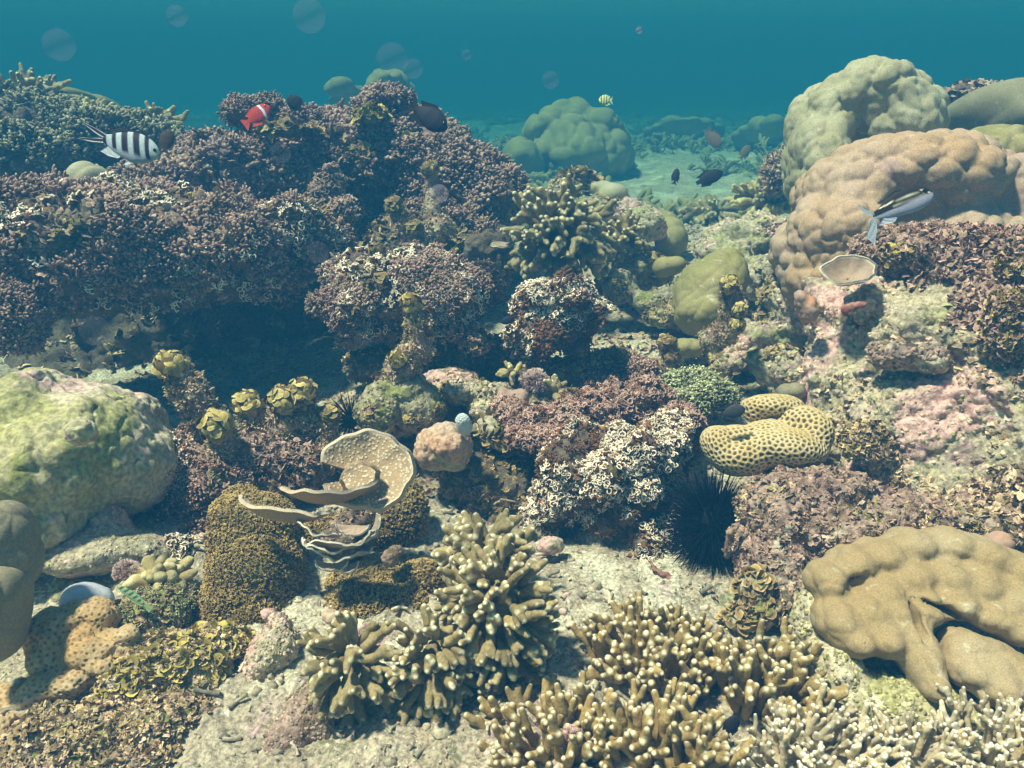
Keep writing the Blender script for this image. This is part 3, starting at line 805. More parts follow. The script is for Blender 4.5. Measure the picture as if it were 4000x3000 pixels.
# ------------------------------------------------------------------ compound builders
def crust_head(label, ells, cell, rock, seed, layers, name='tuft_coral', cat='coral', group=None, k=0.03, amp=0.02, scale=7, part='base', zmin=None, pits=0.3, clump=None):
    """a rock or coral body with growth on it; layers: (part, n, templates, size, material, mask, up, jit)"""
    E = ells_world(ells)
    o0 = np.mean([e[0] for e in E], 0); o0 = o0.copy(); o0[2] = min(e[0][2]-e[2][1]*0.8 for e in E)
    th = thing(name, o0, label, cat, group)
    _, V, Q = blob(part, ells, cell, ([disp_clump(clump[0], clump[1], seed)] if clump else [])+[disp_rock(amp, scale, seed, pits)], rock, th, k, zmin)
    for j, (pn, n, tm, size, m, mask, up, jit, *kw) in enumerate(layers):
        grow(pn, V, Q, n, tm, size, m, th, seed+50+j*7, mask, up, jit, **(kw[0] if kw else {}))
    return th
def rock(label, ells, cell, m, seed, amp=0.02, scale=7, name='reef_rock', group=None, k=0.03, layers=(), zmin=None, lumps=None, clump=None):
    layers = list(layers)
    if lumps:
        layers.append(('lumps', lumps[0], PB, lumps[1], m+'_lump', facing(-0.5, patch=6, seed=seed, thr=-0.3), 0.2, 0.4))
    if layers:
        return crust_head(label, ells, cell, m, seed, layers, name, 'rock', group, k, amp, scale, 'rock_body', zmin, 0.3, clump)
    o, V, Q = blob(name, ells, cell, disp_rock(amp, scale, seed), m, None, k, zmin)
    return tag(o, label, 'rock', group)
def coral_blob(label, ells, cell, m, disp, name='boulder_coral', group=None, k=0.02):
    """lobes = list of ellipsoid lists; one list is one continuous body, more lists meet in creases"""
    if isinstance(ells[0], list):
        E = ells_world([e for l in ells for e in l])
        o0 = np.mean([e[0] for e in E], 0)
        th = thing(name, o0, label, 'coral', group)
        for l in ells:
            blob('lobe', l, cell, disp, m, th, k)
        return th
    o, V, Q = blob(name, ells, cell, disp, m, None, k)
    return tag(o, label, 'coral', group)

def plate_mesh(c, A, rx, ry, cup, th0, th1, seed, wave=0.06, thick=0.004, inner=0.05, freq=3, nt=90, nr=16, dots=0.006):
    rg = random.Random(seed); ph = [rg.uniform(0, 6.28) for _ in range(4)]
    T = np.linspace(math.radians(th0), math.radians(th1), nt); R = np.linspace(inner, 1, nr)
    TT, RR = np.meshgrid(T, R, indexing='ij')
    wob = 1+0.05*np.sin(2*TT+ph[0])+0.04*np.sin(5*TT+ph[1])+0.02*np.sin(11*TT+ph[2])
    x = rx*RR*wob*np.cos(TT); y = ry*RR*wob*np.sin(TT)
    s = (rx+ry)/2
    z = s*(cup*RR**2.2 + wave*RR**2*np.sin(freq*TT+ph[3]) + wave*0.5*RR**2*np.sin(freq*2.3*TT+ph[0]))
    top = np.stack([x, y, z], -1).reshape(-1, 3)
    n0 = nt*nr
    i = (np.arange(nt-1)[:, None]*nr+np.arange(nr-1)[None, :]).ravel()
    Q = np.stack([i, i+nr, i+nr+1, i+1], 1)
    Q = Q[:, ::-1]; N = vnormals(top, Q)
    tk = thick*(0.6+0.4*np.ones(n0))
    rim = RR.ravel()
    bot = top-N*tk[:, None]
    mid = (top[nr-1::nr]+bot[nr-1::nr])/2
    out = np.stack([np.cos(T)*rx, np.sin(T)*ry, np.zeros(nt)], 1); out /= np.linalg.norm(out, axis=1)[:, None]
    midv = mid+out*thick*0.5
    V = np.concatenate([top, bot, midv])
    e = np.arange(nt-1)
    t_r = e*nr+nr-1
    qs = [Q, Q[:, ::-1]+n0, np.stack([t_r, t_r+nr, 2*n0+e+1, 2*n0+e], 1), np.stack([2*n0+e, 2*n0+e+1, t_r+nr+n0, t_r+n0], 1)]
    if abs(th1-th0) < 359.9:
        j = np.arange(nr-1)
        qs.append(np.stack([j, j+1, j+1+n0, j+n0], 1)); j2 = j+(nt-1)*nr
        qs.append(np.stack([j2+1, j2, j2+n0, j2+1+n0], 1))
    tip = np.concatenate([np.clip(rim, 0, 1), np.clip(rim, 0, 1)*0.93, np.ones(nt)])
    f1, _, _ = worley(V/dots, seed)
    pit = np.clip((0.43-f1)/0.12, 0, 1)*np.concatenate([np.ones(n0), np.zeros(n0), np.zeros(nt)])*0.8
    V = V.copy(); V[:n0] += N*(pit[:n0]*0.0014)[:, None]
    W = V@A + c
    return W, np.concatenate(qs), {'tip': tip, 'pit': pit}
def axes(normal, right=(1, 0, 0), roll=0):
    n = np.array(normal, float); n /= np.linalg.norm(n)
    r = np.array(right, float); r -= n*(r@n); r /= np.linalg.norm(r)
    u = np.cross(n, r)
    a = math.radians(roll)
    r2 = r*math.cos(a)+u*math.sin(a); u2 = np.cross(n, r2)
    return np.stack([r2, u2, n])

def fish(label, px, py, Y, L_px, ang, h_ratio, colfn, fins, seed=0, yaw=0, thick=0.34, name='reef_fish', tail=None, tail_col=None, top=None, bot=None, group=None, eye=(0.86, 0.12, 0.05)):
    s = mpp(py, Y); L = L_px*s; c = at(px, py, Y)
    a = math.radians(ang)
    h = RGT*math.cos(a)+UPV*math.sin(a); u = -RGT*math.sin(a)+UPV*math.cos(a)
    if u@UPV < 0: u = -u
    yw = math.radians(yaw)
    hh = h*math.cos(yw)-FWD*math.sin(yw); side = np.cross(u, hh)
    A = np.stack([hh, side, u])*L
    th = thing(name, c, label, 'fish', group)
    ns, nr = 64, 40
    X = np.linspace(0, 1, ns)
    xs = [0, 0.08, 0.2, 0.4, 0.6, 0.78, 0.9, 0.97, 1.0]
    tp = np.interp(X, xs, top or [0.14, 0.16, 0.30, 0.46, 0.50, 0.42, 0.27, 0.12, 0.02])
    bt = np.interp(X, xs, bot or [0.14, 0.16, 0.30, 0.44, 0.50, 0.42, 0.27, 0.13, 0.02])
    ker = np.ones(5)/5
    tp = np.convolve(np.pad(tp, 2, 'edge'), ker, 'valid'); bt = np.convolve(np.pad(bt, 2, 'edge'), ker, 'valid')
    wd = np.interp(X, [0, 0.1, 0.35, 0.65, 0.85, 0.97, 1], [0.10, 0.2, 0.75, 1, 0.85, 0.4, 0.05])*h_ratio*thick*0.5
    P = np.linspace(0, 2*math.pi, nr, endpoint=False)
    V = []; C_ = []
    for i in range(ns):
        sz = np.sin(P); z = np.where(sz > 0, sz*tp[i], sz*bt[i])*h_ratio
        y = np.cos(P)*wd[i]
        V.append(np.stack([np.full(nr, X[i]-0.5), y, z], 1))
        zz = np.where(sz > 0, sz*tp[i], sz*bt[i])
        C_.append(colfn(np.full(nr, X[i]), zz, sz))
    V = np.concatenate(V); C_ = np.concatenate(C_)
    i = (np.arange(ns-1)[:, None]*nr+np.arange(nr)[None, :]); j = (np.arange(ns-1)[:, None]*nr+(np.arange(nr)[None, :]+1) % nr)
    Q = np.stack([i.ravel(), (i+nr).ravel(), (j+nr).ravel(), j.ravel()], 1)
    caps = np.stack([np.zeros(nr-2, int), np.arange(1, nr-1), np.arange(2, nr)], 1)
    caps2 = caps[:, ::-1]+(ns-1)*nr
    link_mesh('body', V@A+c, [Q, np.concatenate([caps, caps2])], M['fish'], th, attrs={'Col': C_})
    for (fn, ca, cb, cf) in fins + ([('tail_fin', *t, tail_col) for t in tail] if tail else []):
        na, nb = 20, 8
        def res(cv):
            cv = np.array(cv, float); d = np.r_[0, np.cumsum(np.linalg.norm(np.diff(cv, axis=0), axis=1))]; d /= d[-1]
            q = np.linspace(0, 1, na); return np.stack([np.interp(q, d, cv[:, 0]), np.interp(q, d, cv[:, 1])], 1)
        ra, rb = res(ca), res(cb)
        T = np.linspace(0, 1, nb)
        G = ra[:, None, :]*(1-T)[None, :, None]+rb[:, None, :]*T[None, :, None]
        S_, T_ = np.meshgrid(np.linspace(0, 1, na), T, indexing='ij')
        col = cf(S_.ravel(), T_.ravel())
        ff = G.reshape(-1, 2)
        tk = 0.007*(1.2-0.9*S_.ravel())
        rip = 0.004*np.sin(S_.ravel()*9+T_.ravel()*14)
        V1 = np.stack([ff[:, 0]-0.5, tk+rip, ff[:, 1]], 1); V2 = V1.copy(); V2[:, 1] = -tk+rip
        i = (np.arange(na-1)[:, None]*nb+np.arange(nb-1)[None, :]).ravel()
        q = np.stack([i, i+1, i+nb+1, i+nb], 1); n0 = na*nb
        b_ = np.concatenate([np.arange(nb), np.arange(1, na)*nb+nb-1, (na-1)*nb+np.arange(nb-2, -1, -1), np.arange(na-2, 0, -1)*nb])
        b2 = np.roll(b_, -1)
        q = np.concatenate([q, q[:, ::-1]+n0, np.stack([b_, b2, b2+n0, b_+n0], 1)])
        link_mesh(fn, np.concatenate([V1, V2])@A+c, q, M['fish'], th, attrs={'Col': np.concatenate([col, col])})
    if eye:
        for sgn in (-1, 1):
            w_ = np.interp(eye[0], X, wd)
            ec = np.array([eye[0]-0.5, sgn*w_*0.93, eye[1]*h_ratio])
            t = np.linspace(0, math.pi, 8); p = np.linspace(0, 2*math.pi, 13)[:-1]
            vv = np.array([[math.sin(a_)*math.cos(b_), math.cos(a_)*0.45, math.sin(a_)*math.sin(b_)] for a_ in t for b_ in p])*eye[2]*h_ratio*1.2
            qq = np.array([[r_*12+k_, r_*12+(k_+1) % 12, (r_+1)*12+(k_+1) % 12, (r_+1)*12+k_] for r_ in range(7) for k_ in range(12)])
            link_mesh('eye', (vv+ec)@A+c, qq, M['eye'], th)
    return th
def const(c):
    return lambda *a: np.tile(np.array(c, float), (len(a[0]), 1))

# ------------------------------------------------------------------ left reef: ledges crusted with small tufts
MZ = facing(-0.25)
thick_up = facing(-0.05)
LEDGE_BACK = [(1450, 700, 3.75, 440, 175, .42), (1010, 745, 3.6, 380, 145, .40), (1740, 750, 3.65, 200, 180, .35), (1900, 840, 3.5, 110, 110, .22), (640, 810, 3.5, 280, 120, .35), (1500, 535, 3.8, 220, 60, .22), (1250, 600, 3.6, 210, 80, .2), (1960, 800, 3.5, 55, 60, .12)]
crust_head('broad mauve ledge of tufted coral crowning the left reef, behind the nearer ledge', LEDGE_BACK, 0.013, 'turf_rock', 101, [
    ('tuft_crust', 6200, KN, 0.032, 'crust', facing(-0.2, patch=6, seed=9, thr=-0.12), 0.5, 0.45, dict(smin=0.4, smax=1.5)),
    ('turf', 3600, FL, 0.020, 'flake', facing(-0.6), 0.3, 0.6), ('leafy_algae', 260, LC, 0.03, 'leaf_brown', facing(0, patch=5, seed=2, thr=0.12), 0.5, 0.5)], name='reef_ledge', group='tufted ledges of the left reef', amp=0.05, scale=5, k=0.08, clump=(0.06, 8))
LEDGE_FRONT = [(330, 980, 2.75, 500, 195, .42), (900, 1000, 2.85, 300, 180, .36), (-150, 1060, 2.6, 330, 270, .35), (1120, 960, 3.0, 170, 120, .25), (620, 880, 3.0, 350, 110, .3), (620, 1080, 2.7, 200, 100, .2), (250, 1100, 2.55, 260, 105, .2)]
crust_head('nearer wide mauve ledge of tufted coral at the left edge, overhanging the dark cave', LEDGE_FRONT, 0.010, 'turf_rock', 111, [
    ('tuft_crust', 7000, KN, 0.027, 'crust', facing(-0.15, patch=6.5, seed=19, thr=-0.10), 0.5, 0.45, dict(smin=0.4, smax=1.5)),
    ('tuft_crust', 1100, CU, 0.026, 'crust_white', facing(-0.3, patch=3.5, seed=29, thr=0.06), 0.3, 0.35),
    ('turf', 3600, FL, 0.018, 'flake', facing(-0.6), 0.3, 0.6), ('leafy_algae', 220, LC, 0.024, 'leaf_brown', facing(0, patch=6, seed=5, thr=0.12), 0.5, 0.5)], name='reef_ledge', group='tufted ledges of the left reef', amp=0.045, scale=6, k=0.08, clump=(0.07, 7))
crust_head('pale tipped tuft coral hanging at the left edge above the green rock', [(30, 1230, 2.35, 130, 120, .12), (-40, 1130, 2.4, 120, 130, .14), (80, 1330, 2.3, 60, 60, .06)], 0.008, 'turf_rock', 121, [
    ('tuft_crust', 900, KN, 0.022, 'crust', facing(-0.5), 0.2, 0.35)], name='tuft_coral')
tag(crust_head('shadowed rock wall at the back of the dark cave', [(560, 1330, 3.5, 620, 260, .25), (1150, 1300, 3.6, 330, 280, .25), (250, 1500, 3.3, 260, 170, .2)], 0.018, 'turf_rock', 131, [
    ('turf', 900, FL, 0.035, 'flake_tan', None, 0.2, 0.7)], name='cave_wall', cat='rock', amp=0.07, scale=5, k=0.06), None)
crust_head('brown reef block hung with tufts between the back ledge and the big olive finger coral', [(1720, 940, 3.35, 260, 130, .25), (1900, 1020, 3.2, 130, 130, .2), (1560, 1010, 3.3, 160, 110, .18), (1400, 900, 3.6, 130, 150, .2), (1250, 960, 3.6, 120, 130, .15)], 0.010, 'turf_rock', 141, [
    ('tuft_crust', 1500, KN, 0.026, 'crust', facing(-0.5, patch=4, seed=4, thr=-0.05), 0.3, 0.4),
    ('leafy_algae', 600, FL, 0.026, 'leaf_brown', facing(-0.5, patch=5, seed=6, thr=0), 0.3, 0.5)], name='reef_block', cat='rock', amp=0.05, scale=6, k=0.05)
# little crest growths on the back ledge
for (lab, ells, m1, n1, tm, sz) in [
    ('small knobbly crest of tufts beside the red fish on the ledge top', [(960, 455, 3.45, 75, 50, .10), (1050, 440, 3.5, 50, 45, .08), (930, 440, 3.5, 40, 30, .06)], 'crust', 220, KN, 0.026),
    ('low brown crest of tufts under the small black fish on the ledge top', [(1180, 485, 3.5, 80, 40, .10), (1215, 460, 3.5, 40, 28, .06)], 'crust', 160, KN, 0.026),
    ('pale topmost crest of the left reef beside the dark forked-tail fish', [(1520, 410, 3.6, 80, 45, .12), (1450, 440, 3.6, 60, 30, .08)], 'crust', 260, KN, 0.030),
    ('yellow-green algae bunch on the ledge below the topmost crest', [(1450, 455, 3.4, 60, 28, .05)], 'leaf', 120, LC, 0.026),
    ('olive algae strip on the ledge just below the red fish', [(1130, 510, 3.3, 130, 16, .05)], 'leaf_brown', 200, LC, 0.024)]:
    crust_head(lab, ells, 0.008, 'turf_rock', 151+len(lab), [('tufts', n1, tm, sz, m1, facing(-0.4), 0.5, 0.35)], name='crest_growth', cat='coral', group='small crests on the left reef', amp=0.02, scale=12, k=0.02)

# tuft corals in the middle
def tuft(label, ells, seed, layers, cell=0.006, amp=0.02, scale=10):
    return crust_head(label, ells, cell, 'turf_rock', seed, layers, name='tuft_coral', group='bushy tuft corals', amp=amp, scale=scale, k=0.03, clump=(0.075, 11))
tuft('rounded mauve-brown tuft coral right of the dark cave, behind the tall algae stalk', [(1580, 1150, 2.55, 270, 140, .18), (1760, 1180, 2.5, 130, 130, .12), (1400, 1230, 2.5, 120, 110, .1), (1480, 1060, 2.6, 110, 60, .1), (1370, 1110, 2.65, 100, 60, .1), (1850, 1110, 2.62, 90, 70, .1), (1800, 1290, 2.45, 80, 60, .06)], 201, [
    ('tufts', 2300, KN, 0.020, 'crust', facing(-0.3, patch=6, thr=-0.25, seed=3), 0.35, 0.4), ('turf', 700, FL, 0.016, 'flake', None, 0.3, 0.5), ('tufts', 450, CU, 0.020, 'crust_white', facing(-0.3, patch=6, thr=0.05, seed=5), 0.3, 0.3), ('leaves', 160, LC, 0.026, 'leaf_brown', facing(-0.1, patch=7, thr=0.1, seed=15), 0.3, 0.4)])
tuft('cream tipped dome of tuft coral below the upper olive finger coral', [(2180, 1210, 2.5, 165, 85, .14), (2110, 1310, 2.42, 100, 75, .09), (2230, 1330, 2.5, 80, 60, .08)], 202, [
    ('tufts', 700, CU, 0.020, 'crust_white', facing(-0.25, patch=8, thr=-0.15, seed=5), 0.35, 0.3), ('tufts', 700, KN, 0.018, 'crust_brown', facing(-0.7), 0.3, 0.4)])
tuft('large cream tipped tuft coral in the centre, left of the black urchin', [(2300, 1830, 1.86, 190, 150, .13), (2480, 1850, 1.86, 180, 150, .13), (2180, 1960, 1.82, 110, 110, .08), (2560, 1960, 1.82, 90, 110, .08), (2400, 1980, 1.84, 180, 110, .1), (2530, 2110, 1.74, 62, 85, .05), (2600, 1760, 1.95, 90, 120, .08)], 203, [
    ('tufts', 1900, CU, 0.0165, 'crust_white', facing(-0.45, patch=16, thr=-0.18, seed=8), 0.35, 0.3), ('tufts', 900, KN, 0.013, 'crust_brown', facing(-0.8), 0.2, 0.4)])
tuft('reddish-brown tuft coral rising behind the large cream tipped one', [(2250, 1640, 2.08, 170, 75, .12), (2450, 1590, 2.15, 180, 80, .12), (2050, 1640, 2.05, 80, 50, .08), (2620, 1660, 2.05, 100, 80, .1), (2180, 1720, 1.98, 170, 60, .1)], 204, [
    ('tufts', 1300, CU, 0.019, 'crust_red', facing(-0.3, patch=9, thr=-0.2, seed=5), 0.45, 0.4), ('tufts', 1000, KN, 0.014, 'crust_brown', facing(-0.7), 0.3, 0.4)])
tuft('dark brown tuft coral between the green rock and the algae fingers', [(700, 1790, 1.95, 120, 80, .12), (800, 1930, 1.88, 110, 80, .09), (630, 1850, 1.85, 60, 70, .06), (760, 2090, 1.80, 95, 80, .08), (700, 1990, 1.86, 80, 70, .08)], 205, [
    ('tufts', 900, KN, 0.018, 'crust_red', facing(-0.5), 0.3, 0.3), ('tufts', 260, KN, 0.018, 'crust_white', facing(-0.5, patch=7, seed=3, thr=0.08), 0.3, 0.3)])
tuft('cluster of dark green tufts with pale tips behind the honeycomb coral', [(2760, 1550, 2.2, 110, 70, .10), (2700, 1510, 2.25, 70, 50, .08)], 206, [
    ('tufts', 650, KN, 0.018, 'crust_green', facing(-0.4), 0.4, 0.3)])
tuft('curtain of tuft coral with pale tips hanging on the cave lip', [(1300, 740, 3.15, 35, 90, .05), (1340, 880, 3.1, 35, 90, .05), (1360, 980, 3.1, 22, 60, .04)], 207, [
    ('tufts', 420, CU, 0.024, 'crust', facing(-0.7), 0.1, 0.3)], cell=0.008)
tuft('low brown tuft thicket around the small pink rock of the valley', [(2500, 1460, 2.55, 120, 45, .10), (2350, 1500, 2.5, 110, 40, .08), (2600, 1560, 2.3, 60, 50, .06)], 208, [
    ('tufts', 800, KN, 0.018, 'crust_red', facing(-0.4), 0.4, 0.3), ('leaves', 120, LC, 0.02, 'leaf_brown', None, 0.4, 0.4)])
for lab, e, n_ in [('scattered mauve-tipped tuft coral at the far left above the cave', [(90, 1160, 2.45, 60, 40, .05)], 90),
                   ('small bright tipped tuft at the bottom of the brown thicket, left of the column coral', [(720, 2150, 1.68, 70, 40, .05)], 190)]:
    tuft(lab, e, 209+n_, [('tufts', n_, CU, 0.018, 'crust_white', facing(-0.6), 0.3, 0.3)])

# ------------------------------------------------------------------ rocks
DR = lambda a=0.02, s=8, k_=1: disp_rock(a, s, k_)
rock('big boulder coated with green algae at the left edge', [(280, 1800, 1.78, 330, 270, .28), (160, 1580, 1.82, 160, 120, .2), (440, 1640, 1.85, 170, 140, .2), (560, 1800, 1.82, 110, 130, .15), (150, 2050, 1.62, 200, 130, .15), (-80, 1750, 1.7, 160, 220, .2), (150, 1490, 1.8, 45, 50, .06)], 0.0055, 'green_rock', 301, 0.040, 3.2, k=0.06)
rock('pale lilac rock shelf under the green boulder', [(450, 2140, 1.62, 170, 60, .10), (330, 2170, 1.6, 170, 70, .12), (600, 2160, 1.62, 70, 40, .06), (430, 2060, 1.66, 60, 90, .06)], 0.0055, 'pale_rock', 302, 0.012, 8, group=None, k=0.04, lumps=(350, 0.006))
rock('grey-green rock below the lilac shelf', [(420, 2300, 1.62, 190, 100, .15), (580, 2330, 1.60, 160, 90, .12)], 0.006, 'grey_rock', 303, 0.02, 8, lumps=(400, 0.007))
o, _, _ = blob('rock_knob', [(318, 1672, 1.50, 52, 40, .028), (318, 1705, 1.495, 48, 32, .022)], 0.003, disp_rock(0.010, 22, 5), 'pink_rock'); tag(o, 'round pinkish knob on the green boulder', 'coral')
rock('mossy grey rock the tall algae stalk stands on', [(1510, 1600, 2.12, 110, 120, .12), (1590, 1540, 2.15, 110, 80, .12), (1460, 1660, 2.05, 60, 80, .06), (1640, 1620, 2.1, 90, 90, .1)], 0.0055, 'grey_rock', 304, 0.028, 9, layers=[('turf', 380, FL, 0.012, 'leaf_brown', facing(0.0, patch=7, seed=3, thr=0.05), 0.5, 0.5)], lumps=(500, 0.007))
rock('orange and pink encrusted rock in the centre with a pale blue nodule on top', [(1740, 1730, 1.95, 95, 85, .09), (1680, 1760, 1.95, 60, 70, .06), (1780, 1790, 1.95, 55, 50, .05)], 0.0045, 'pink_rock', 305, 0.016, 14)
rock('low rubble ridge between the algae stalk and the pink lump', [(1830, 1530, 2.25, 160, 50, .12), (1760, 1480, 2.35, 110, 40, .1), (1900, 1600, 2.15, 60, 40, .08)], 0.006, 'pale_rock', 306, 0.022, 12, layers=[('turf', 200, FL, 0.012, 'leaf_brown', facing(0.0, patch=7, seed=5, thr=0.0), 0.5, 0.5)], lumps=(500, 0.009))
rock('dark overgrown rubble under the round tuft coral and the cream tipped dome', [(1900, 1390, 2.70, 220, 70, .15), (1700, 1380, 2.60, 180, 80, .12), (2180, 1450, 2.55, 180, 50, .12), (2380, 1400, 2.62, 120, 45, .1), (1500, 1420, 2.6, 150, 70, .12)], 0.008, 'turf_rock', 313, 0.04, 8, k=0.04, layers=[('turf', 1500, FL, 0.015, 'leaf_brown', facing(-0.4), 0.4, 0.6), ('turf', 600, FL, 0.014, 'flake_tan', facing(-0.4), 0.4, 0.6)])  # dark rock added where the recess below the corals lies in shadow
o, _, _ = blob('lump_coral', [(2005, 1580, 2.18, 55, 55, .05), (1960, 1545, 2.18, 25, 35, .03), (2040, 1550, 2.18, 28, 30, .03), (2000, 1630, 2.14, 45, 35, .03)], 0.004, disp_rock(0.004, 18, 7), 'pink_sponge', k=0.02); tag(o, 'smooth pinkish horned lump coral standing in the centre rubble', 'coral')
th = thing('nodule_coral', at(1806, 1670, 1.88), 'pale blue-white knobbly nodule on the orange rock', 'coral')
_, V, Q = blob('body', [(1806, 1640, 1.88, 24, 24, .014), (1815, 1675, 1.89, 30, 26, .016)], 0.002, None, 'blue_white', th)
grow('knobs', V, Q, 260, PB, 0.0035, 'blue_white', th, 7, facing(0.0), 0.1, 0.15)
rock('shaded overgrown rock filling the hollow beside the cup coral', [(1950, 1900, 2.02, 190, 130, .12), (1850, 1880, 1.98, 120, 110, .08), (1900, 2060, 1.95, 220, 80, .1)], 0.006, 'turf_rock', 308, 0.03, 9, layers=[('turf', 700, FL, 0.014, 'leaf_brown', facing(-0.5), 0.4, 0.5), ('tufts', 160, CU, 0.013, 'crust', facing(-0.2, patch=8, seed=2, thr=0.1), 0.4, 0.4)])
rock('small yellow-brown encrusted stone lying under the large tuft coral', [(2150, 2130, 1.68, 55, 36, .03)], 0.004, 'pale_rock', 309, 0.008, 20)
rock('whitish nodular rock between the brown column coral and the left finger coral', [(1070, 2540, 1.32, 90, 80, .06), (1010, 2600, 1.3, 80, 70, .05), (1090, 2440, 1.36, 40, 50, .03)], 0.004, 'pale_rock', 310, 0.012, 18, lumps=(500, 0.005))
rock('stubby reddish-brown rock fingers at the bottom, left of the middle', [(1180, 2800, 1.16, 90, 80, .05), (1240, 2720, 1.18, 60, 70, .04), (1120, 2900, 1.12, 80, 70, .05), (1260, 2860, 1.15, 60, 90, .04)], 0.004, 'mauve_rock', 311, 0.010, 16, lumps=(600, 0.005))
rock('white-and-pink crusted rock inside the upper branches of the centre finger coral', [(1775, 2220, 1.52, 50, 70, .03), (1800, 2270, 1.51, 40, 50, .03)], 0.003, 'pink_rock', 312, 0.006, 25)
# right hand wall
rock('tall pale and pink rock wall filling the right side below the lobed boulder corals', [(3560, 1330, 2.10, 330, 300, .30), (3330, 1250, 2.15, 150, 180, .18), (3500, 1650, 1.95, 350, 280, .28), (3850, 1650, 1.85, 330, 420, .30), (3300, 1560, 2.05, 170, 200, .18), (3950, 1150, 2.05, 300, 220, .25), (3240, 1300, 2.15, 80, 170, .10), (4150, 2000, 1.7, 300, 300, .25), (3600, 1900, 1.8, 300, 160, .2)], 0.0065, 'pale_rock', 321, 0.045, 5, k=0.07,
     layers=[('turf', 900, FL, 0.012, 'flake_tan', facing(-0.3, patch=4, seed=3, thr=0.10), 0.3, 0.5)], lumps=(2600, 0.0085), clump=(0.07, 6))
rock('mauve turf covered shoulder of the right wall below the pink-brown coral', [(3620, 1000, 2.12, 260, 90, .15), (3800, 1130, 2.02, 230, 170, .17), (3900, 1320, 1.85, 210, 230, .15), (3980, 1500, 1.75, 150, 180, .12), (3500, 960, 2.2, 130, 55, .1), (3980, 1050, 2.0, 160, 120, .15)], 0.006, 'mauve_rock', 322, 0.035, 7, k=0.05,
     layers=[('turf', 3800, FL, 0.016, 'flake', facing(-0.6), 0.3, 0.6), ('tufts', 500, KN, 0.013, 'crust_red', facing(-0.3, patch=6, seed=8, thr=0.0), 0.3, 0.5), ('leaves', 420, LC, 0.012, 'leaf', facing(-0.4, patch=5, seed=33, thr=0.12), 0.3, 0.5)], lumps=(600, 0.009))
rock('brown knobby rock ledge midway up the right wall', [(3530, 1395, 1.80, 120, 50, .06), (3640, 1410, 1.78, 60, 60, .05), (3450, 1380, 1.82, 50, 40, .04)], 0.0045, 'mauve_rock', 323, 0.02, 12, lumps=(260, 0.009))
rock('pinkish turf covered rock mound right of the black urchin', [(3060, 1990, 1.62, 170, 130, .12), (3200, 1900, 1.66, 170, 90, .12), (3020, 2180, 1.55, 130, 130, .10), (3280, 2080, 1.58, 200, 130, .14), (3100, 2330, 1.5, 150, 120, .10), (3500, 2030, 1.62, 200, 110, .14)], 0.005, 'mauve_rock', 324, 0.03, 9, k=0.04,
     layers=[('turf', 2800, FL, 0.0095, 'flake', facing(-0.6), 0.3, 0.6), ('turf', 900, FL, 0.009, 'flake_tan', facing(-0.5, patch=8, seed=8, thr=0.05), 0.3, 0.6)], lumps=(500, 0.006))
rock('brown algae bank between the turf mound and the right edge', [(3750, 2020, 1.62, 190, 110, .14), (3950, 1950, 1.6, 180, 170, .16), (3480, 1830, 1.75, 130, 90, .08), (3780, 1880, 1.7, 160, 80, .1)], 0.006, 'mauve_rock', 325, 0.03, 9, k=0.04,
     layers=[('turf', 2200, FL, 0.013, 'flake_tan', facing(-0.6), 0.3, 0.6), ('leaves', 700, LC, 0.014, 'leaf_brown', facing(-0.4, patch=5, seed=13, thr=0.0), 0.3, 0.5)], lumps=(500, 0.007))
rock('bright pinkish rock crest sunlit left of the pink-brown boulder coral', [(2900, 960, 3.35, 170, 90, .22), (3020, 900, 3.3, 90, 70, .15), (2830, 1010, 3.2, 110, 70, .15), (2990, 1080, 3.0, 100, 100, .12), (2950, 900, 3.45, 50, 40, .1)], 0.009, 'pale_rock', 326, 0.035, 7, k=0.04, lumps=(500, 0.013), clump=(0.06, 7))
rock('pale rubble slope running down beside the right wall', [(2960, 1320, 2.7, 160, 90, .18), (3080, 1230, 2.6, 90, 130, .12), (2860, 1420, 2.55, 120, 60, .12), (3080, 1450, 2.35, 110, 110, .12), (2740, 1420, 2.6, 50, 40, .06)], 0.008, 'pale_rock', 327, 0.03, 9, k=0.04,
     layers=[('turf', 500, FL, 0.016, 'leaf_brown', facing(-0.1, patch=6, seed=23, thr=0.0), 0.4, 0.5)], lumps=(600, 0.012), clump=(0.06, 8))
rock('pale blue-grey rock with white crust right of the upper finger coral', [(2430, 830, 3.75, 110, 50, .12), (2320, 890, 3.35, 60, 40, .05), (2520, 880, 3.6, 90, 60, .1)], 0.009, 'pale_rock', 328, 0.03, 9, lumps=(300, 0.012))
rock('grey rubble hump between the small finger coral and the olive boulder coral', [(2500, 1060, 3.2, 130, 70, .14), (2570, 1180, 2.95, 110, 60, .1), (2400, 1130, 3.0, 90, 60, .1), (2640, 1240, 2.8, 110, 50, .1)], 0.009, 'grey_rock', 329, 0.035, 9, layers=[('turf', 380, FL, 0.02, 'leaf_brown', facing(-0.1, patch=6, seed=23, thr=0.0), 0.4, 0.5)], lumps=(700, 0.012))
rock('pointed algae grown rock with smooth coral lobes behind the upper finger coral', [(2250, 740, 3.9, 110, 60, .14), (2200, 800, 3.8, 90, 70, .1), (2350, 830, 3.75, 110, 60, .1)], 0.009, 'grey_rock', 330, 0.03, 9, layers=[('turf', 300, LC, 0.026, 'leaf_brown', facing(-0.1, patch=6, seed=3, thr=-0.05), 0.4, 0.5)], lumps=(300, 0.012))
rock('yellow mossy rock slope under the tan lobed coral', [(3480, 2720, 1.22, 260, 100, .10), (3250, 2620, 1.25, 110, 110, .07), (3700, 2800, 1.18, 200, 90, .09), (3150, 2420, 1.36, 60, 120, .05)], 0.0045, 'green_rock', 331, 0.014, 12, k=0.03, lumps=(1400, 0.006))
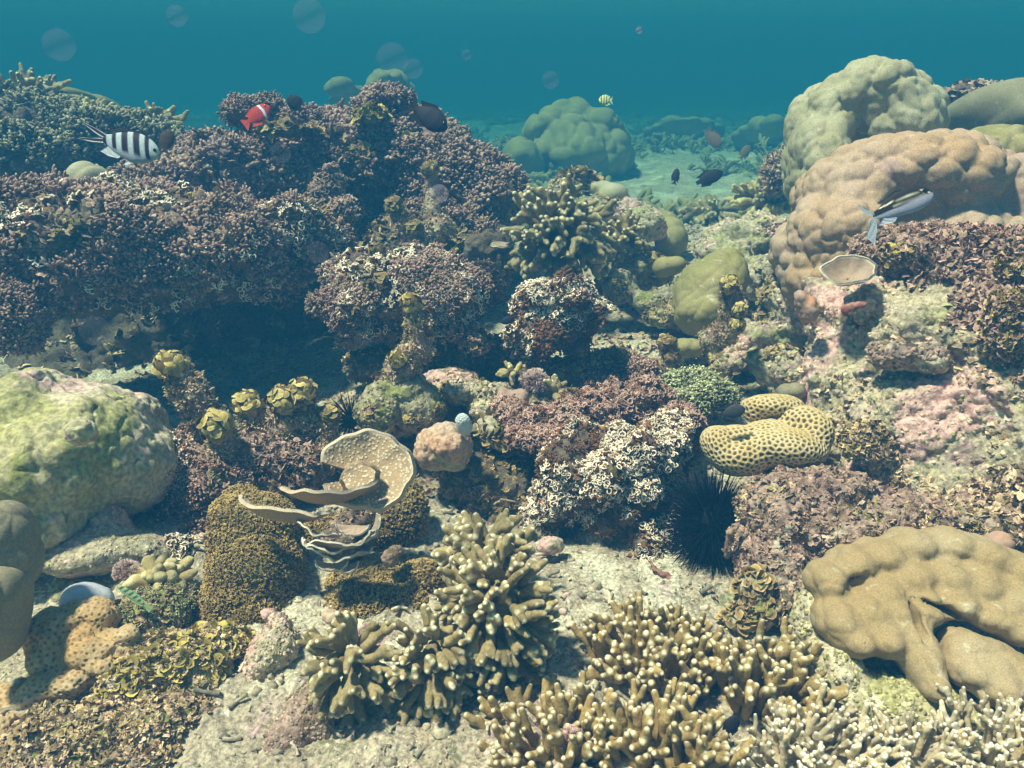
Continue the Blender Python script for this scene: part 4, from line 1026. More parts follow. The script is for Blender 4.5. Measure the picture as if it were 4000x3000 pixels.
rock('dark algae grown rock behind the smooth coral at the upper right', [(3760, 400, 3.8, 120, 60, .15), (3830, 370, 3.9, 60, 40, .1), (4050, 400, 3.9, 150, 60, .2)], 0.011, 'turf_rock', 332, 0.04, 7, layers=[('turf', 500, FL, 0.032, 'flake', facing(-0.5), 0.4, 0.5)])
rock('dark brown branching outcrop left of the tall grey boulder coral', [(3065, 690, 3.9, 60, 50, .08), (3060, 640, 3.95, 25, 30, .04)], 0.010, 'turf_rock', 333, 0.05, 9, layers=[('turf', 160, KN, 0.035, 'flake', facing(-0.6), 0.4, 0.5)])

# ------------------------------------------------------------------ boulder corals
coral_blob('tall grey-olive lobed boulder coral at the upper right, highest of the reef', [(3370, 420, 3.25, 210, 140, .30), (3560, 470, 3.2, 110, 120, .2), (3480, 530, 3.15, 160, 120, .22), (3190, 500, 3.15, 100, 150, .2), (3180, 670, 3.05, 95, 200, .22)], 0.008, 'porites', [disp_soft(0.030, 5.5, 11), disp_soft(0.020, 14, 15, stretch=(1, 1, 0.6)), disp_soft(0.006, 30, 16)], k=0.07, group='lobed boulder corals')
coral_blob('huge pink-brown lobed boulder coral at the right, behind the striped fish', [(3500, 760, 2.65, 390, 200, .38), (3250, 960, 2.5, 200, 200, .28), (3900, 850, 2.65, 260, 220, .32), (3700, 980, 2.5, 330, 160, .26), (3150, 1090, 2.42, 80, 110, .12), (3340, 1080, 2.4, 150, 130, .14)], 0.007, 'porites_brown', [disp_soft(0.026, 6, 21), disp_soft(0.022, 14, 25), disp_soft(0.005, 32, 26)], k=0.07, group='lobed boulder corals')
coral_blob('smooth olive boulder coral at the far upper right edge', [(3890, 450, 3.5, 190, 100, .3), (3960, 500, 3.4, 160, 110, .3)], 0.012, 'porites_grey', disp_lobes(0.010, 5, 31, 0.4), k=0.07)
coral_blob('small lumpy olive coral between the pink-brown and the smooth boulder corals', [(3870, 590, 3.0, 130, 70, .15), (3800, 560, 3.05, 60, 40, .08), (3980, 620, 2.9, 90, 80, .1)], 0.009, 'porites_olive', disp_lobes(0.03, 11, 41, 0.5), k=0.03)
th = thing('boulder_coral', at(3650, 2750, 1.3), 'tan lobed coral mound split by dark cracks at the lower right', 'coral')
TAN = [disp_soft(0.006, 22, 52), disp_soft(0.0015, 80, 53)]
def domes(pts, rd=.07):
    return [(x_, y_, 1.425-(y_-2130)*0.00046, rx_, ry_, rd) for x_, y_, rx_, ry_ in pts]
blob('lobe', domes([(3225, 2265, 75, 75), (3320, 2200, 85, 72), (3430, 2165, 88, 66), (3550, 2130, 95, 68), (3690, 2125, 100, 70), (3820, 2170, 100, 78), (3940, 2230, 98, 85), (4050, 2320, 90, 95),
      (3430, 2300, 80, 60), (3540, 2250, 92, 68), (3670, 2245, 98, 74), (3800, 2280, 100, 78), (3930, 2340, 95, 80),
      (3265, 2420, 85, 85), (3370, 2385, 88, 78), (3480, 2380, 92, 82), (3585, 2360, 88, 80), (3710, 2350, 90, 70), (3850, 2400, 90, 60), (3960, 2450, 80, 60),
      (3330, 2490, 80, 66), (3440, 2485, 85, 75), (3545, 2480, 85, 80), (3590, 2570, 76, 80), (3620, 2660, 56, 60)])
     +[(3500, 2300, 1.40, 280, 170, .06), (3780, 2270, 1.40, 240, 130, .08)],
     0.0042, TAN, 'porites_tan', th, 0.017, carve=[(3645, 2455, 1.20, 16, 75, .12, 0), (3790, 2435, 1.20, 160, 15, .12, -24), (3390, 2290, 1.28, 60, 9, .08, 20)])
blob('lobe', domes([(3760, 2525, 80, 70), (3860, 2570, 95, 75), (3970, 2640, 95, 80), (3770, 2610, 80, 70), (3880, 2670, 95, 75), (4010, 2740, 90, 70)], .065), 0.0042, TAN, 'porites_tan', th, 0.014)
coral_blob('rounded olive boulder coral in the valley, left of the rock wall', [(2770, 1130, 2.75, 135, 110, .15), (2740, 1220, 2.68, 110, 90, .12), (2830, 1060, 2.8, 80, 90, .1)], 0.005, 'porites_olive', [disp_soft(0.016, 7, 61), disp_soft(0.006, 20, 62)], k=0.05)
coral_blob('large distant boulder coral fading into the blue water', [(2230, 560, 8.8, 180, 140, .6), (2350, 590, 8.8, 120, 130, .55), (2130, 580, 8.8, 90, 120, .45), (2250, 640, 8.6, 200, 95, .55)], 0.022, 'porites_olive', [disp_soft(0.10, 2.5, 71), disp_soft(0.06, 5.5, 72)], k=0.1)
for lab, e, m in [('pale smooth lobe at the foot of the pointed rock in the middle distance', [(2390, 770, 3.75, 60, 45, .08), (2340, 740, 3.8, 50, 30, .06)], 'porites'),
                  ('smooth rounded olive lobe left of the bright crest', [(2620, 930, 3.7, 65, 75, .09), (2590, 870, 3.8, 60, 40, .08)], 'porites_olive'),
                  ('pair of small joined olive knobs above the olive boulder coral', [(2590, 1045, 3.0, 42, 38, .05), (2645, 1035, 3.0, 34, 30, .04)], 'porites_olive'),
                  ('small round grey knob on the bright crest', [(2830, 890, 3.3, 24, 22, .03)], 'porites_grey'),
                  ('smooth pale dome under the black-and-white barred fish', [(350, 715, 2.9, 75, 75, .09), (300, 750, 2.88, 45, 50, .06)], 'porites'),
                  ('flat green dome behind the left reef, farther off', [(340, 425, 4.9, 120, 40, .3), (400, 440, 5.0, 90, 35, .2)], 'porites_olive'),
                  ('small tan dome on the far left ridge in front of the green dome', [(290, 415, 4.6, 45, 24, .1)], 'porites'),
                  ('brown smooth lump behind the honeycomb coral against the wall', [(3090, 1530, 2.05, 50, 35, .04)], 'porites_grey'),
                  ('flat grey-green knob coral beside the striped stalk in the valley', [(2680, 1360, 2.55, 70, 40, .06)], 'porites_olive'),
                  ('dim grey-green lobe at the left edge, the upper of two', [(10, 2110, 1.30, 110, 150, .08), (60, 2200, 1.29, 80, 110, .06)], 'porites_grey'),
                  ('dim grey-green lobe at the left edge, the lower of two', [(-20, 2400, 1.22, 110, 190, .08), (20, 2300, 1.23, 70, 90, .06)], 'porites_grey'),
                  ('red-brown smooth blotch coral at the right edge above the tan mound', [(3900, 2120, 1.47, 60, 40, .03)], 'pink_sponge')]:
    coral_blob(lab, e, max(0.0035, e[0][2]*0.0025), m, disp_lobes(0.004*e[0][2], 22/e[0][2], 81, 0.4), name='dome_coral', group='small smooth dome corals', k=0.02)
for lab, e in [('faint green mound in the blue haze above the left reef, the taller one', [(1520, 360, 8.0, 90, 60, .4)]),
               ('faint green mound in the blue haze, low one left of the taller', [(1370, 385, 8.5, 90, 30, .4)]),
               ('faint mound in the blue haze left of the large distant boulder coral', [(2040, 650, 8.2, 80, 90, .4)]),
               ('hazy blue-green mound far behind the small dark fish', [(2650, 540, 13.0, 160, 40, .9)]),
               ('hazy blue-green mound far off left of the tall grey boulder coral', [(2980, 540, 11.0, 130, 50, .7)])]:
    coral_blob(lab, e, 0.045, 'porites_olive', disp_lobes(0.09, 3, 91, 0.5), name='distant_coral', group='far coral mounds fading into the haze', k=0.1)
o, _, _ = blob('dome_coral', [(325, 2345, 1.40, 85, 72, .045), (395, 2350, 1.40, 50, 50, .03)], 0.003, disp_rock(0.003, 14, 3), 'lavender', k=0.02); tag(o, 'smooth pale lavender dome behind the orange coral', 'coral')

# honeycomb coral: lobes meeting in creases, so separate bodies
th = thing('honeycomb_coral', at(2990, 1850, 1.75), 'yellow honeycomb coral with dark cups in the middle of the right side', 'coral')
for l in [[(3060, 1750, 1.75, 170, 85, .09, -8), (2890, 1780, 1.75, 120, 80, .075), (3180, 1690, 1.78, 70, 85, .06), (2990, 1700, 1.79, 90, 60, .05), (3120, 1630, 1.82, 80, 50, .05), (2800, 1725, 1.77, 62, 62, .055), (2870, 1700, 1.78, 45, 40, .04)],
          [(3010, 1585, 1.86, 115, 46, .06), (2950, 1620, 1.85, 40, 34, .03), (3080, 1600, 1.85, 60, 40, .04)],
          [(3160, 1790, 1.74, 50, 40, .03)]]:
    blob('lobe', l, 0.0021, [disp_soft(0.003, 12, 9), disp_pts(0.0108, 0.0034, 3, 'honey', 0.003, 0.24, 0.40)], 'honey', th, 0.022)
# orange star coral, bottom left
th = thing('star_coral', at(320, 2700, 1.25), 'orange coral with round brown cups spreading over the bottom left', 'coral')
for l in [[(230, 2480, 1.30, 120, 110, .06), (330, 2400, 1.32, 90, 60, .05), (200, 2560, 1.27, 90, 80, .05), (400, 2420, 1.31, 50, 50, .04), (350, 2540, 1.26, 100, 90, .045), (300, 2610, 1.25, 90, 60, .04), (410, 2600, 1.235, 70, 50, .035), (470, 2500, 1.275, 85, 60, .04, 12)],
          [(170, 2690, 1.22, 170, 60, .055, 22), (60, 2760, 1.2, 130, 80, .05), (280, 2670, 1.215, 110, 60, .045, 10), (-20, 2860, 1.14, 120, 90, .05), (70, 2910, 1.12, 80, 70, .04)]]:
    blob('lobe', l, 0.0022, [disp_soft(0.016, 17, 3), disp_rock(0.003, 30, 3, 0.0), disp_pts(0.0098, 0.0018, 13, 'polyp')], 'orange', th, 0.012)
# brown column coral
CU1 = [tmpl_curl(i+240, 1) for i in range(6)]
for lab, org, l, sd, n_, sz in [
    ('tall dark brown column coral with fine cups under the plate corals', (980, 2480, 1.5), [(930, 2010, 1.62, 90, 110, .08), (1040, 2060, 1.62, 120, 110, .08), (960, 2180, 1.56, 130, 150, .10), (1090, 2200, 1.56, 110, 150, .09), (880, 2390, 1.48, 110, 110, .08), (1000, 2380, 1.50, 140, 110, .09), (1120, 2360, 1.54, 90, 90, .08)], 23, 7500, 0.0060),
    ('low dark brown mound of fine cups behind the centre finger coral', (1500, 2420, 1.5), [(1480, 2290, 1.55, 200, 80, .08), (1400, 2360, 1.5, 140, 80, .07), (1620, 2260, 1.55, 110, 80, .06), (1560, 2380, 1.48, 120, 60, .05)], 33, 4200, 0.0068),
    ('shaded brown coral lobe directly behind the cup coral', (1590, 2050, 1.75), [(1580, 1960, 1.80, 80, 100, .07), (1500, 2070, 1.76, 130, 100, .07), (1330, 2120, 1.76, 180, 110, .06)], 43, 3000, 0.0072)]:
    th = thing('column_coral', at(*org), lab, 'coral', 'brown corals of fine cups')
    _, V, Q = blob('body', l, 0.0036, [disp_soft(0.022, 9, sd), disp_rock(0.006, 16, sd, 0.1)], 'column', th, 0.05)
    grow('cups', V, Q, n_, CU1, sz, 'cups', th, sd, facing(-0.9), 0.0, 0.15)
for lab, e, m in [('small white encrusting nodule on the lower part of the tall column coral', [(1050, 2400, 1.40, 30, 26, .018), (1065, 2430, 1.40, 18, 20, .014)], 'pale_rock'),
                  ('yellowish white crust on the rock right below the column coral', [(1130, 2500, 1.37, 28, 34, .018), (1105, 2540, 1.36, 22, 22, .014)], 'pale_rock'),
                  ('pinkish lump between the cup-mound and the small finger coral', [(1310, 2410, 1.40, 42, 24, .02), (1275, 2395, 1.41, 20, 20, .014)], 'pink_rock'),
                  ('small pink crust beside the thick-fingered upper clump', [(1520, 2180, 1.50, 36, 40, .02), (1550, 2150, 1.52, 24, 24, .015)], 'mauve_rock')]:
    o, _, _ = blob('encrusting_nodule', e, 0.003, disp_rock(0.008, 26, len(lab)), m, None, 0.012); tag(o, lab, 'coral', 'little encrusting nodules')
# ------------------------------------------------------------------ plate corals
def plate(name, label, c, A, m='plate', parts=None, **kw):
    W, Q, a = plate_mesh(c, A, **kw)
    o = link_mesh(name, W, Q, M[m], origin=np.array(c), attrs=a)
    return tag(o, label, 'coral', None)
s = mpp(1850, 1.6)
th = thing('cup_coral', at(1440, 1960, 1.62), 'flat tan cup coral opened like a shell, in front of the brown lobe', 'coral', 'tan plate corals')
W, Q, a = plate_mesh(at(1435, 1850, 1.62), axes((0.12, -0.62, 0.62), roll=0), 165*s, 165*s, 0.30, -158, 172, 4, 0.04, 0.009, 0.03, 3, 330, 100, 0.0070)
link_mesh('bowl', W, Q, M['plate'], th, attrs=a)
W, Q, a = plate_mesh(at(1405, 1868, 1.585), axes((-0.1, -0.7, 0.65)), 68*s, 52*s, 0.12, 0, 360, 6, 0.05, 0.014, 0.02, 3, 180, 60, 0.0070)
a['tip'] = a['tip']*0.5
link_mesh('inner_disc', W, Q, M['plate'], th, attrs=a)
for i, (lab, px, py, Y, rx, ry, cup, nrm, t0, t1, roll) in enumerate([
    ('long thin tan plate seen edge on, left of the cup coral above the column coral', 1115, 2020, 1.50, 182, 80, 0.50, (0.14, 0.12, 0.95), -172, -8, -4),
    ('wavy tan plate shelf joining the cup coral on its left', 1290, 1950, 1.56, 165, 95, 0.55, (-0.03, 0.10, 0.95), -176, -4, 3)]):
    W, Q, a = plate_mesh(at(px, py, Y), axes(nrm, roll=roll), rx*mpp(py, Y), ry*mpp(py, Y), cup, t0, t1, 15+i, 0.04, 0.008, 0.0, 4, 120, 26, 0.0055)
    tag(link_mesh('plate_coral', W, Q, M['plate'], origin=at(px, py, Y), attrs=a), lab, 'coral', 'tan plate corals')
rock('dark red-brown turf rock the ruffled leaves grow from', [(1345, 2120, 1.60, 120, 75, .035), (1400, 2040, 1.64, 90, 60, .03)], 0.005, 'turf_rock', 314, 0.012, 14, layers=[('turf', 260, FL, 0.008, 'flake', facing(-0.6), 0.3, 0.6)])
th = thing('ruffle_coral', at(1340, 2200, 1.52), 'stack of thin ruffled coral leaves with white edges below the cup coral', 'coral')
rg = random.Random(5)
for i, (px, py, rx, ry, nrm, t0, t1, cup) in enumerate([
    (1245, 2080, 75, 60, (0.30, -0.05, .95), -175, -5, 0.42), (1390, 2050, 60, 60, (-.2, -0.45, .8), -180, -20, 0.3), (1450, 2070, 50, 62, (-0.45, -0.35, .7), -120, 60, 0.3), (1335, 2130, 135, 65, (-0.06, -0.05, .95), -170, -15, 0.40),
    (1355, 2165, 95, 60, (-0.15, -0.15, .95), -175, -10, 0.32), (1270, 2140, 80, 55, (0.2, -0.10, .95), -180, -30, 0.38), (1240, 2125, 45, 40, (0.3, -0.4, .85), -180, -60, 0.3), (1300, 2200, 55, 40, (0, -0.45, .85), -185, 5, 0.2), (1368, 2205, 32, 36, (-.2, -0.5, .8), -190, 10, 0.2), (1410, 2110, 60, 55, (-0.4, -0.1, .85), -150, 10, 0.4)]):
    Y = 1.475-0.004*i; sc = mpp(py, Y)
    W, Q, a = plate_mesh(at(px, py, Y), axes(nrm), rx*1.12*sc, ry*1.0*sc, cup*1.25, t0, t1, 60+i, 0.10, 0.0035, 0.0, 4, 70, 14, 0.01)
    a['pit'] *= 0
    link_mesh('leaf', W, Q, M['ruffle'], th, attrs=a)
Y = 2.0; sc = mpp(1050, Y)
plate('vase_coral', 'thin pale-rimmed vase coral opening beside the pink-brown boulder coral', at(3310, 1090, Y), axes((-0.15, -0.45, 0.85)), 'ruffle', rx=95*sc, ry=80*sc, cup=0.60, th0=0, th1=360, seed=8, wave=0.04, thick=0.005)
plate('chip_coral', 'small white-edged plate on the turf below the striped fish', at(3660, 930, 2.02), axes((-0.3, -0.3, 0.85), roll=-20), 'ruffle', rx=70*sc, ry=28*sc, cup=0.2, th0=0, th1=360, seed=9, wave=0.1, thick=0.005)
plate('chip_coral', 'thin pale plate edge left of the upper finger coral', at(1960, 960, 3.0), axes((0.0, -0.15, 1)), 'ruffle', rx=45*1.4*sc, ry=40*sc, cup=0.2, th0=0, th1=360, seed=10, wave=0.05, thick=0.005)
# ------------------------------------------------------------------ finger corals
FG = 'olive finger corals'
finger_coral('large olive finger coral in the middle distance, in front of the pointed rock', 2180, 930, 3.0, 205, 190, 74, 14, 'finger', 401, rd=.16, forks=(2, 4), side=4.0, axis=(0.05, -0.75, 0.5), spread=1.15, group=FG, core=0.4, shell=0.55, L_px=100)
finger_coral('small olive finger coral right of the large middle one', 2440, 930, 3.15, 78, 82, 30, 12, 'finger', 402, rd=.08, forks=(1, 3), side=3.4, axis=(0.1, -0.6, 0.7), spread=1.0, group=FG)
finger_coral('olive finger coral in the centre, upper clump of thick pale fingers', 1900, 2170, 1.50, 170, 130, 48, 19, 'finger', 403, rd=.08, forks=(1, 3), side=2.8, axis=(-0.1, -0.6, 0.7), spread=1.0, group=FG, core=0.45, shell=0.62, L_px=80)
finger_coral('big olive finger coral with drooping white-tipped fingers in the centre foreground', 1940, 2420, 1.29, 215, 310, 112, 17.5, 'finger', 404, rd=.12, forks=(1, 3), side=3.6, axis=(0.1, -0.9, 0.35), spread=1.15, group=FG, core=0.5, shell=0.68, L_px=100)
finger_coral('olive finger coral drooping beside the big centre one on its left side', 1690, 2590, 1.21, 135, 220, 52, 17.5, 'finger', 405, rd=.07, forks=(1, 3), side=3.6, axis=(-0.1, -0.9, 0.1), spread=1.15, group=FG, core=0.4, shell=0.66, L_px=95)
finger_coral('smaller olive finger coral with bright white tips, left of the centre foreground ones', 1370, 2600, 1.19, 160, 190, 42, 18, 'finger', 406, rd=.07, forks=(1, 3), side=3.8, axis=(-0.05, -0.9, 0.2), spread=1.15, group=FG, core=0.35, shell=0.58, L_px=105)
finger_coral('golden finger coral thicket in the foreground, back part beside the sand', 2560, 2620, 1.30, 330, 170, 96, 17, 'finger_gold', 407, rd=.12, forks=(1, 3), side=4.2, axis=(0, -0.35, 0.9), spread=0.95, group='golden finger corals', core=0.5, up=0.95, L_px=150)
finger_coral('golden finger coral thicket in the foreground, right part beside the mossy rock', 2980, 2720, 1.22, 215, 150, 56, 18, 'finger_gold', 408, rd=.09, forks=(1, 3), side=4.2, axis=(0.1, -0.35, 0.9), spread=0.95, group='golden finger corals', core=0.5, up=0.95, L_px=150)
finger_coral('golden finger coral at the bottom edge, left part of the thicket', 2160, 2960, 1.10, 280, 150, 58, 19, 'finger_gold', 409, rd=.08, forks=(1, 3), side=4.2, axis=(-0.1, -0.35, 0.9), spread=0.95, group='golden finger corals', core=0.5, up=0.95, L_px=180)
finger_coral('golden finger coral at the bottom edge, front part of the thicket', 2580, 2990, 1.08, 290, 150, 64, 19, 'finger_gold', 410, rd=.08, forks=(1, 3), side=4.2, axis=(0, -0.35, 0.9), spread=0.95, group='golden finger corals', core=0.5, up=0.95, L_px=180)
finger_coral('pale thin-branched coral at the bottom edge, under the mossy slope', 3180, 2990, 1.06, 360, 130, 80, 12, 'finger_pale', 411, rd=.09, forks=(3, 5), side=5.0, axis=(0, -0.4, 0.9), spread=0.95, name='branch_coral', group='pale branch corals', core=0.5, up=0.8, L_px=150)
finger_coral('pale thin-branched coral in the bottom right corner', 3890, 2950, 1.06, 230, 130, 50, 12, 'finger_pale', 412, rd=.08, forks=(3, 5), side=5.0, axis=(-0.1, -0.4, 0.9), spread=0.95, name='branch_coral', group='pale branch corals', core=0.5, up=0.8, L_px=150)
finger_coral('pale thin-branched coral between the two others at the bottom right', 3560, 3000, 1.05, 200, 100, 40, 12, 'finger_pale', 413, rd=.07, forks=(3, 5), side=5.0, axis=(0, -0.4, 0.9), spread=0.95, name='branch_coral', group='pale branch corals', core=0.5, up=0.8, L_px=140)
finger_coral('stubby yellowish finger coral between the lilac shelf and the column coral', 630, 2265, 1.50, 130, 85, 34, 22, 'stub', 414, rd=.06, forks=(0, 2), side=1.6, axis=(0, -0.5, 0.8), spread=1.0, group=FG)
finger_coral('tiny yellow-green finger coral sprout in the valley centre', 1995, 1460, 2.3, 45, 40, 8, 9, 'stub', 415, rd=.03, forks=(1, 2), side=3.0, axis=(0, -0.3, 0.9), spread=0.9, group=FG)
finger_coral('small olive sprout of fingers right of the horned lump coral', 2170, 1530, 2.25, 50, 40, 8, 12, 'finger', 416, rd=.03, forks=(1, 2), side=3.0, axis=(0.3, -0.3, 0.6), spread=0.9, group=FG)
finger_coral('bluish finger coral on the far left ridge at the left edge', 90, 400, 4.0, 190, 100, 60, 11, 'finger', 417, rd=.3, forks=(2, 4), side=4.5, axis=(0, -0.5, 0.8), spread=1.0, group=FG, cell=0.006)
finger_coral('bright green-yellow finger coral row on the far left ridge above the barred fish', 370, 470, 3.9, 140, 55, 40, 12, 'stub', 418, rd=.16, forks=(1, 3), side=3.5, axis=(0, -0.4, 0.9), spread=1.0, group=FG, cell=0.006)
finger_coral('hazy finger coral right of the green-yellow row on the far left ridge', 610, 490, 4.0, 110, 60, 30, 11, 'finger', 419, rd=.16, forks=(1, 3), side=3.5, axis=(0, -0.4, 0.9), spread=1.0, group=FG, cell=0.006)
finger_coral('distant yellowish finger coral bed left of the pink-brown boulder coral', 2990, 790, 4.1, 140, 90, 60, 11, 'stub', 420, rd=.25, forks=(1, 3), side=3.0, axis=(-0.1, -0.6, 0.7), spread=1.0, group=FG, cell=0.006)
finger_coral('distant dull finger coral bed farther left in the valley', 2780, 830, 4.6, 110, 50, 34, 11, 'finger', 421, rd=.25, forks=(1, 3), side=3.0, axis=(0, -0.6, 0.7), spread=1.0, group=FG, cell=0.007)
crust_head('hazy green-brown coral slope below the far left ridge', [(150, 560, 3.9, 330, 140, .4), (500, 580, 3.8, 200, 110, .3), (60, 640, 3.5, 230, 110, .3)], 0.014, 'turf_rock', 430, [
    ('tufts', 1300, KN, 0.040, 'crust_olive', facing(-0.3, patch=3, seed=3, thr=-0.2), 0.4, 0.4)], name='reef_slope', cat='rock', amp=0.06, scale=5, k=0.08)
for i, (lab, px, py, Y, R_, n_) in enumerate([
    ('pinkish branching algae tuft under the big centre finger coral', 1890, 2670, 1.27, 75, 60), ('small pink algae tuft behind the left finger coral', 1450, 2470, 1.36, 55, 36), ('pink branching algae beside the dark sprout in the valley', 2090, 1480, 2.3, 55, 36),
    ('pink algae sprigs left of the stubby yellowish coral', 500, 2220, 1.5, 50, 24), ('pink algae tuft between the golden fingers', 2230, 2870, 1.06, 50, 24)]):
    sc = mpp(py, Y); th = thing('pink_algae', at(px, py+R_*0.5, Y), lab, 'algae', 'pink branching algae')
    V, Q = blob_mesh([(px, py+R_*0.3, Y, R_*0.75, R_*0.6, R_*0.6*sc)], 0.005, 0.01)
    link_mesh('base', V, Q, M['flake'], th, attrs={'tip': np.zeros(len(V)), 'var': np.full(len(V), 0.2)})
    grow('sprigs', V, Q, n_*3, SP, R_*sc*0.45, 'sprig', th, 500+i, facing(-0.6), 0.2, 0.4)

# ------------------------------------------------------------------ algae fingers with leafy heads
def stalk(label, pts, r_px, head_px, seed, leaf='scale', turf='flake_tan', heads=None, leaf_sz=0.40, nleaf=70, nturf=240, turf_sz=0.42):
    rg = random.Random(seed)
    W = [at(*p) for p in pts]; sc = mpp(pts[0][1], pts[0][2]); r = r_px*sc
    th = thing('algae_stalk', W[-1], label, 'algae', 'upright algae-grown coral fingers')
    caps = []
    for i in range(len(W)-1):
        caps.append((W[i], W[i+1], r*(0.9+0.15*i), r*(1.0+0.15*i)))
    V, Q = capsules_mesh(caps, max(r/5, 0.003), r*0.5)
    N = vnormals(V, Q); V = V+N*(0.25*r*fbm(V/r*0.6, seed, 3))[:, None]
    link_mesh('stem', V, Q, M['mauve_rock'], th)
    hs = heads or [(pts[0][0], pts[0][1], pts[0][2], head_px)]
    hc = [(at(a_, b_, c_), d_*mpp(b_, c_)) for a_, b_, c_, d_ in hs]
    def away(c, n):
        w_ = np.ones(len(c))
        for hp, hr_ in hc: w_ = w_*(np.linalg.norm(c-hp, axis=1) > hr_*0.95)
        return w_+1e-6
    grow('turf', V, Q, nturf, FL+KN[3:], r*turf_sz*0.8, turf, th, seed, away, 0.1, 0.4)
    for (hx, hy, hY, hr) in hs:
        R = hr*mpp(hy, hY)
        HV, HQ = blob_mesh([(hx, hy, hY-R*0.25, hr*0.95, hr*0.9, R*0.95)], R/5, 0.01)
        P, Nn = sample_surface(HV, HQ, nleaf, seed+3, None)
        v, f, a = place(P, Nn, LS, R*leaf_sz, seed+4, 0.1, 0.14, smin=0.7, smax=1.15, sink=-0.12)
        o = link_mesh('leafy_head', v, f, M[leaf], th, attrs=a)
        link_mesh('core', HV, HQ, M['leaf_brown'], th, attrs={'tip': np.zeros(len(HV)), 'var': np.full(len(HV), 0.2)})
stalk('long leaning algae finger with a yellow leafy head over the cave, left of centre', [(665, 1425, 1.95), (740, 1530, 1.95), (820, 1650, 1.96), (880, 1760, 1.97)], 58, 64, 601, nleaf=80, nturf=620)
stalk('short algae finger with a round yellow head in front of the leaning one', [(845, 1660, 1.85), (880, 1750, 1.86), (900, 1850, 1.88)], 54, 66, 602, nleaf=80, nturf=420)
stalk('algae finger with a small yellow head, next right of the leaning one', [(965, 1575, 2.0), (1010, 1660, 2.0), (1030, 1760, 2.0)], 52, 58, 603)
stalk('double algae finger, its left yellow head', [(1105, 1560, 1.98), (1110, 1660, 1.98), (1110, 1800, 1.96)], 54, 62, 604, nturf=380)
stalk('double algae finger, its right and higher yellow head', [(1180, 1530, 2.0), (1185, 1640, 2.0), (1180, 1780, 1.98)], 52, 60, 605, nturf=380)
stalk('dull green algae finger above the cup coral, beside the half-hidden urchin', [(1285, 1620, 2.0), (1275, 1700, 1.99), (1260, 1800, 1.96)], 42, 46, 606, leaf='leaf_brown')
stalk('tall algae stalk with a knobby green top rising in the centre', [(1610, 1190, 2.1), (1630, 1270, 2.1), (1640, 1350, 2.1), (1570, 1430, 2.1), (1560, 1500, 2.1)], 42, 46, 607, nturf=620, turf='flake_tan', heads=[(1605, 1180, 2.1, 46), (1550, 1400, 2.07, 36)])
stalk('bent brown algae stalk in front of the left ledge recess', [(1545, 810, 3.0), (1570, 880, 3.0), (1640, 930, 3.0), (1720, 890, 3.0)], 36, 42, 608, leaf='leaf_brown', turf='flake_tan', nturf=380, heads=[(1540, 800, 3.0, 38), (1620, 890, 2.98, 36)])
stalk('thin algae stalk hanging by the white speck below the back ledge', [(1680, 660, 3.2), (1685, 740, 3.2), (1690, 820, 3.15), (1680, 900, 3.1)], 26, 34, 609, leaf='leaf_brown', turf='flake_tan', nturf=240)
stalk('yellow-green leafy stalk in front of the olive boulder coral', [(2850, 1120, 2.35), (2860, 1200, 2.35), (2830, 1300, 2.35), (2780, 1330, 2.35)], 38, 42, 610, nturf=320, heads=[(2848, 1110, 2.33, 38), (2890, 1210, 2.3, 32), (2880, 1270, 2.3, 34)])
stalk('scaly tan stalk standing in the rubble above the brown thicket', [(2605, 1340, 2.3), (2625, 1430, 2.3), (2640, 1520, 2.28), (2640, 1600, 2.25)], 36, 40, 611, leaf='leaf_brown', nturf=360, heads=[(2605, 1340, 2.3, 38), (2620, 1390, 2.29, 30)])
stalk('little algae stalk on the pointed rock against the distant boulder', [(2270, 670, 3.8), (2240, 740, 3.8), (2220, 800, 3.8)], 26, 28, 612, leaf='leaf_brown', turf='flake_tan', nturf=160)
stalk('short brown algae knob on top of the round tuft coral', [(1470, 980, 2.5), (1480, 1050, 2.5)], 32, 38, 613, leaf='leaf_brown', turf='flake_tan')
crust_head('dense brown turf thicket around the feet of the algae fingers', [(980, 1800, 1.95, 200, 90, .12), (1150, 1830, 1.92, 140, 110, .1), (880, 1870, 1.85, 110, 80, .08), (1100, 1750, 2.02, 220, 70, .1)], 0.006, 'turf_rock', 620, [
    ('turf', 1900, FL, 0.014, 'flake', facing(-0.6), 0.3, 0.6), ('tufts', 260, KN, 0.012, 'crust_red', facing(-0.3), 0.3, 0.5)], name='turf_thicket', cat='algae', amp=0.03, scale=9)
# leafy algae beds
def leaf_bed(label, ells, seed, n, size, m='leaf', extra=None, rockm='grey_rock'):
    return crust_head(label, ells, 0.006, rockm, seed, [('leaves', n, LF, size, m, facing(-0.5, patch=6, seed=seed, thr=-0.3), 0.4, 0.45)]+(extra or []), name='leafy_algae', cat='algae', group='leafy algae beds', amp=0.02, scale=10)
leaf_bed('bed of yellow-olive leafy algae right of the orange coral', [(700, 2560, 1.30, 230, 90, .10), (560, 2640, 1.26, 170, 100, .09), (860, 2520, 1.33, 120, 70, .06), (720, 2680, 1.25, 170, 80, .07)], 701, 620, 0.0095, 'leaf', [('turf', 3200, FL, 0.0065, 'flake_tan', facing(-0.6), 0.3, 0.6)])
leaf_bed('mixed brown and green algae at the very bottom left', [(220, 2850, 1.14, 180, 90, .07), (420, 2850, 1.14, 200, 90, .07), (150, 2990, 1.08, 240, 80, .06)], 702, 420, 0.009, 'leaf_brown', [('turf', 2600, FL, 0.008, 'flake_tan', facing(-0.6), 0.3, 0.6)])
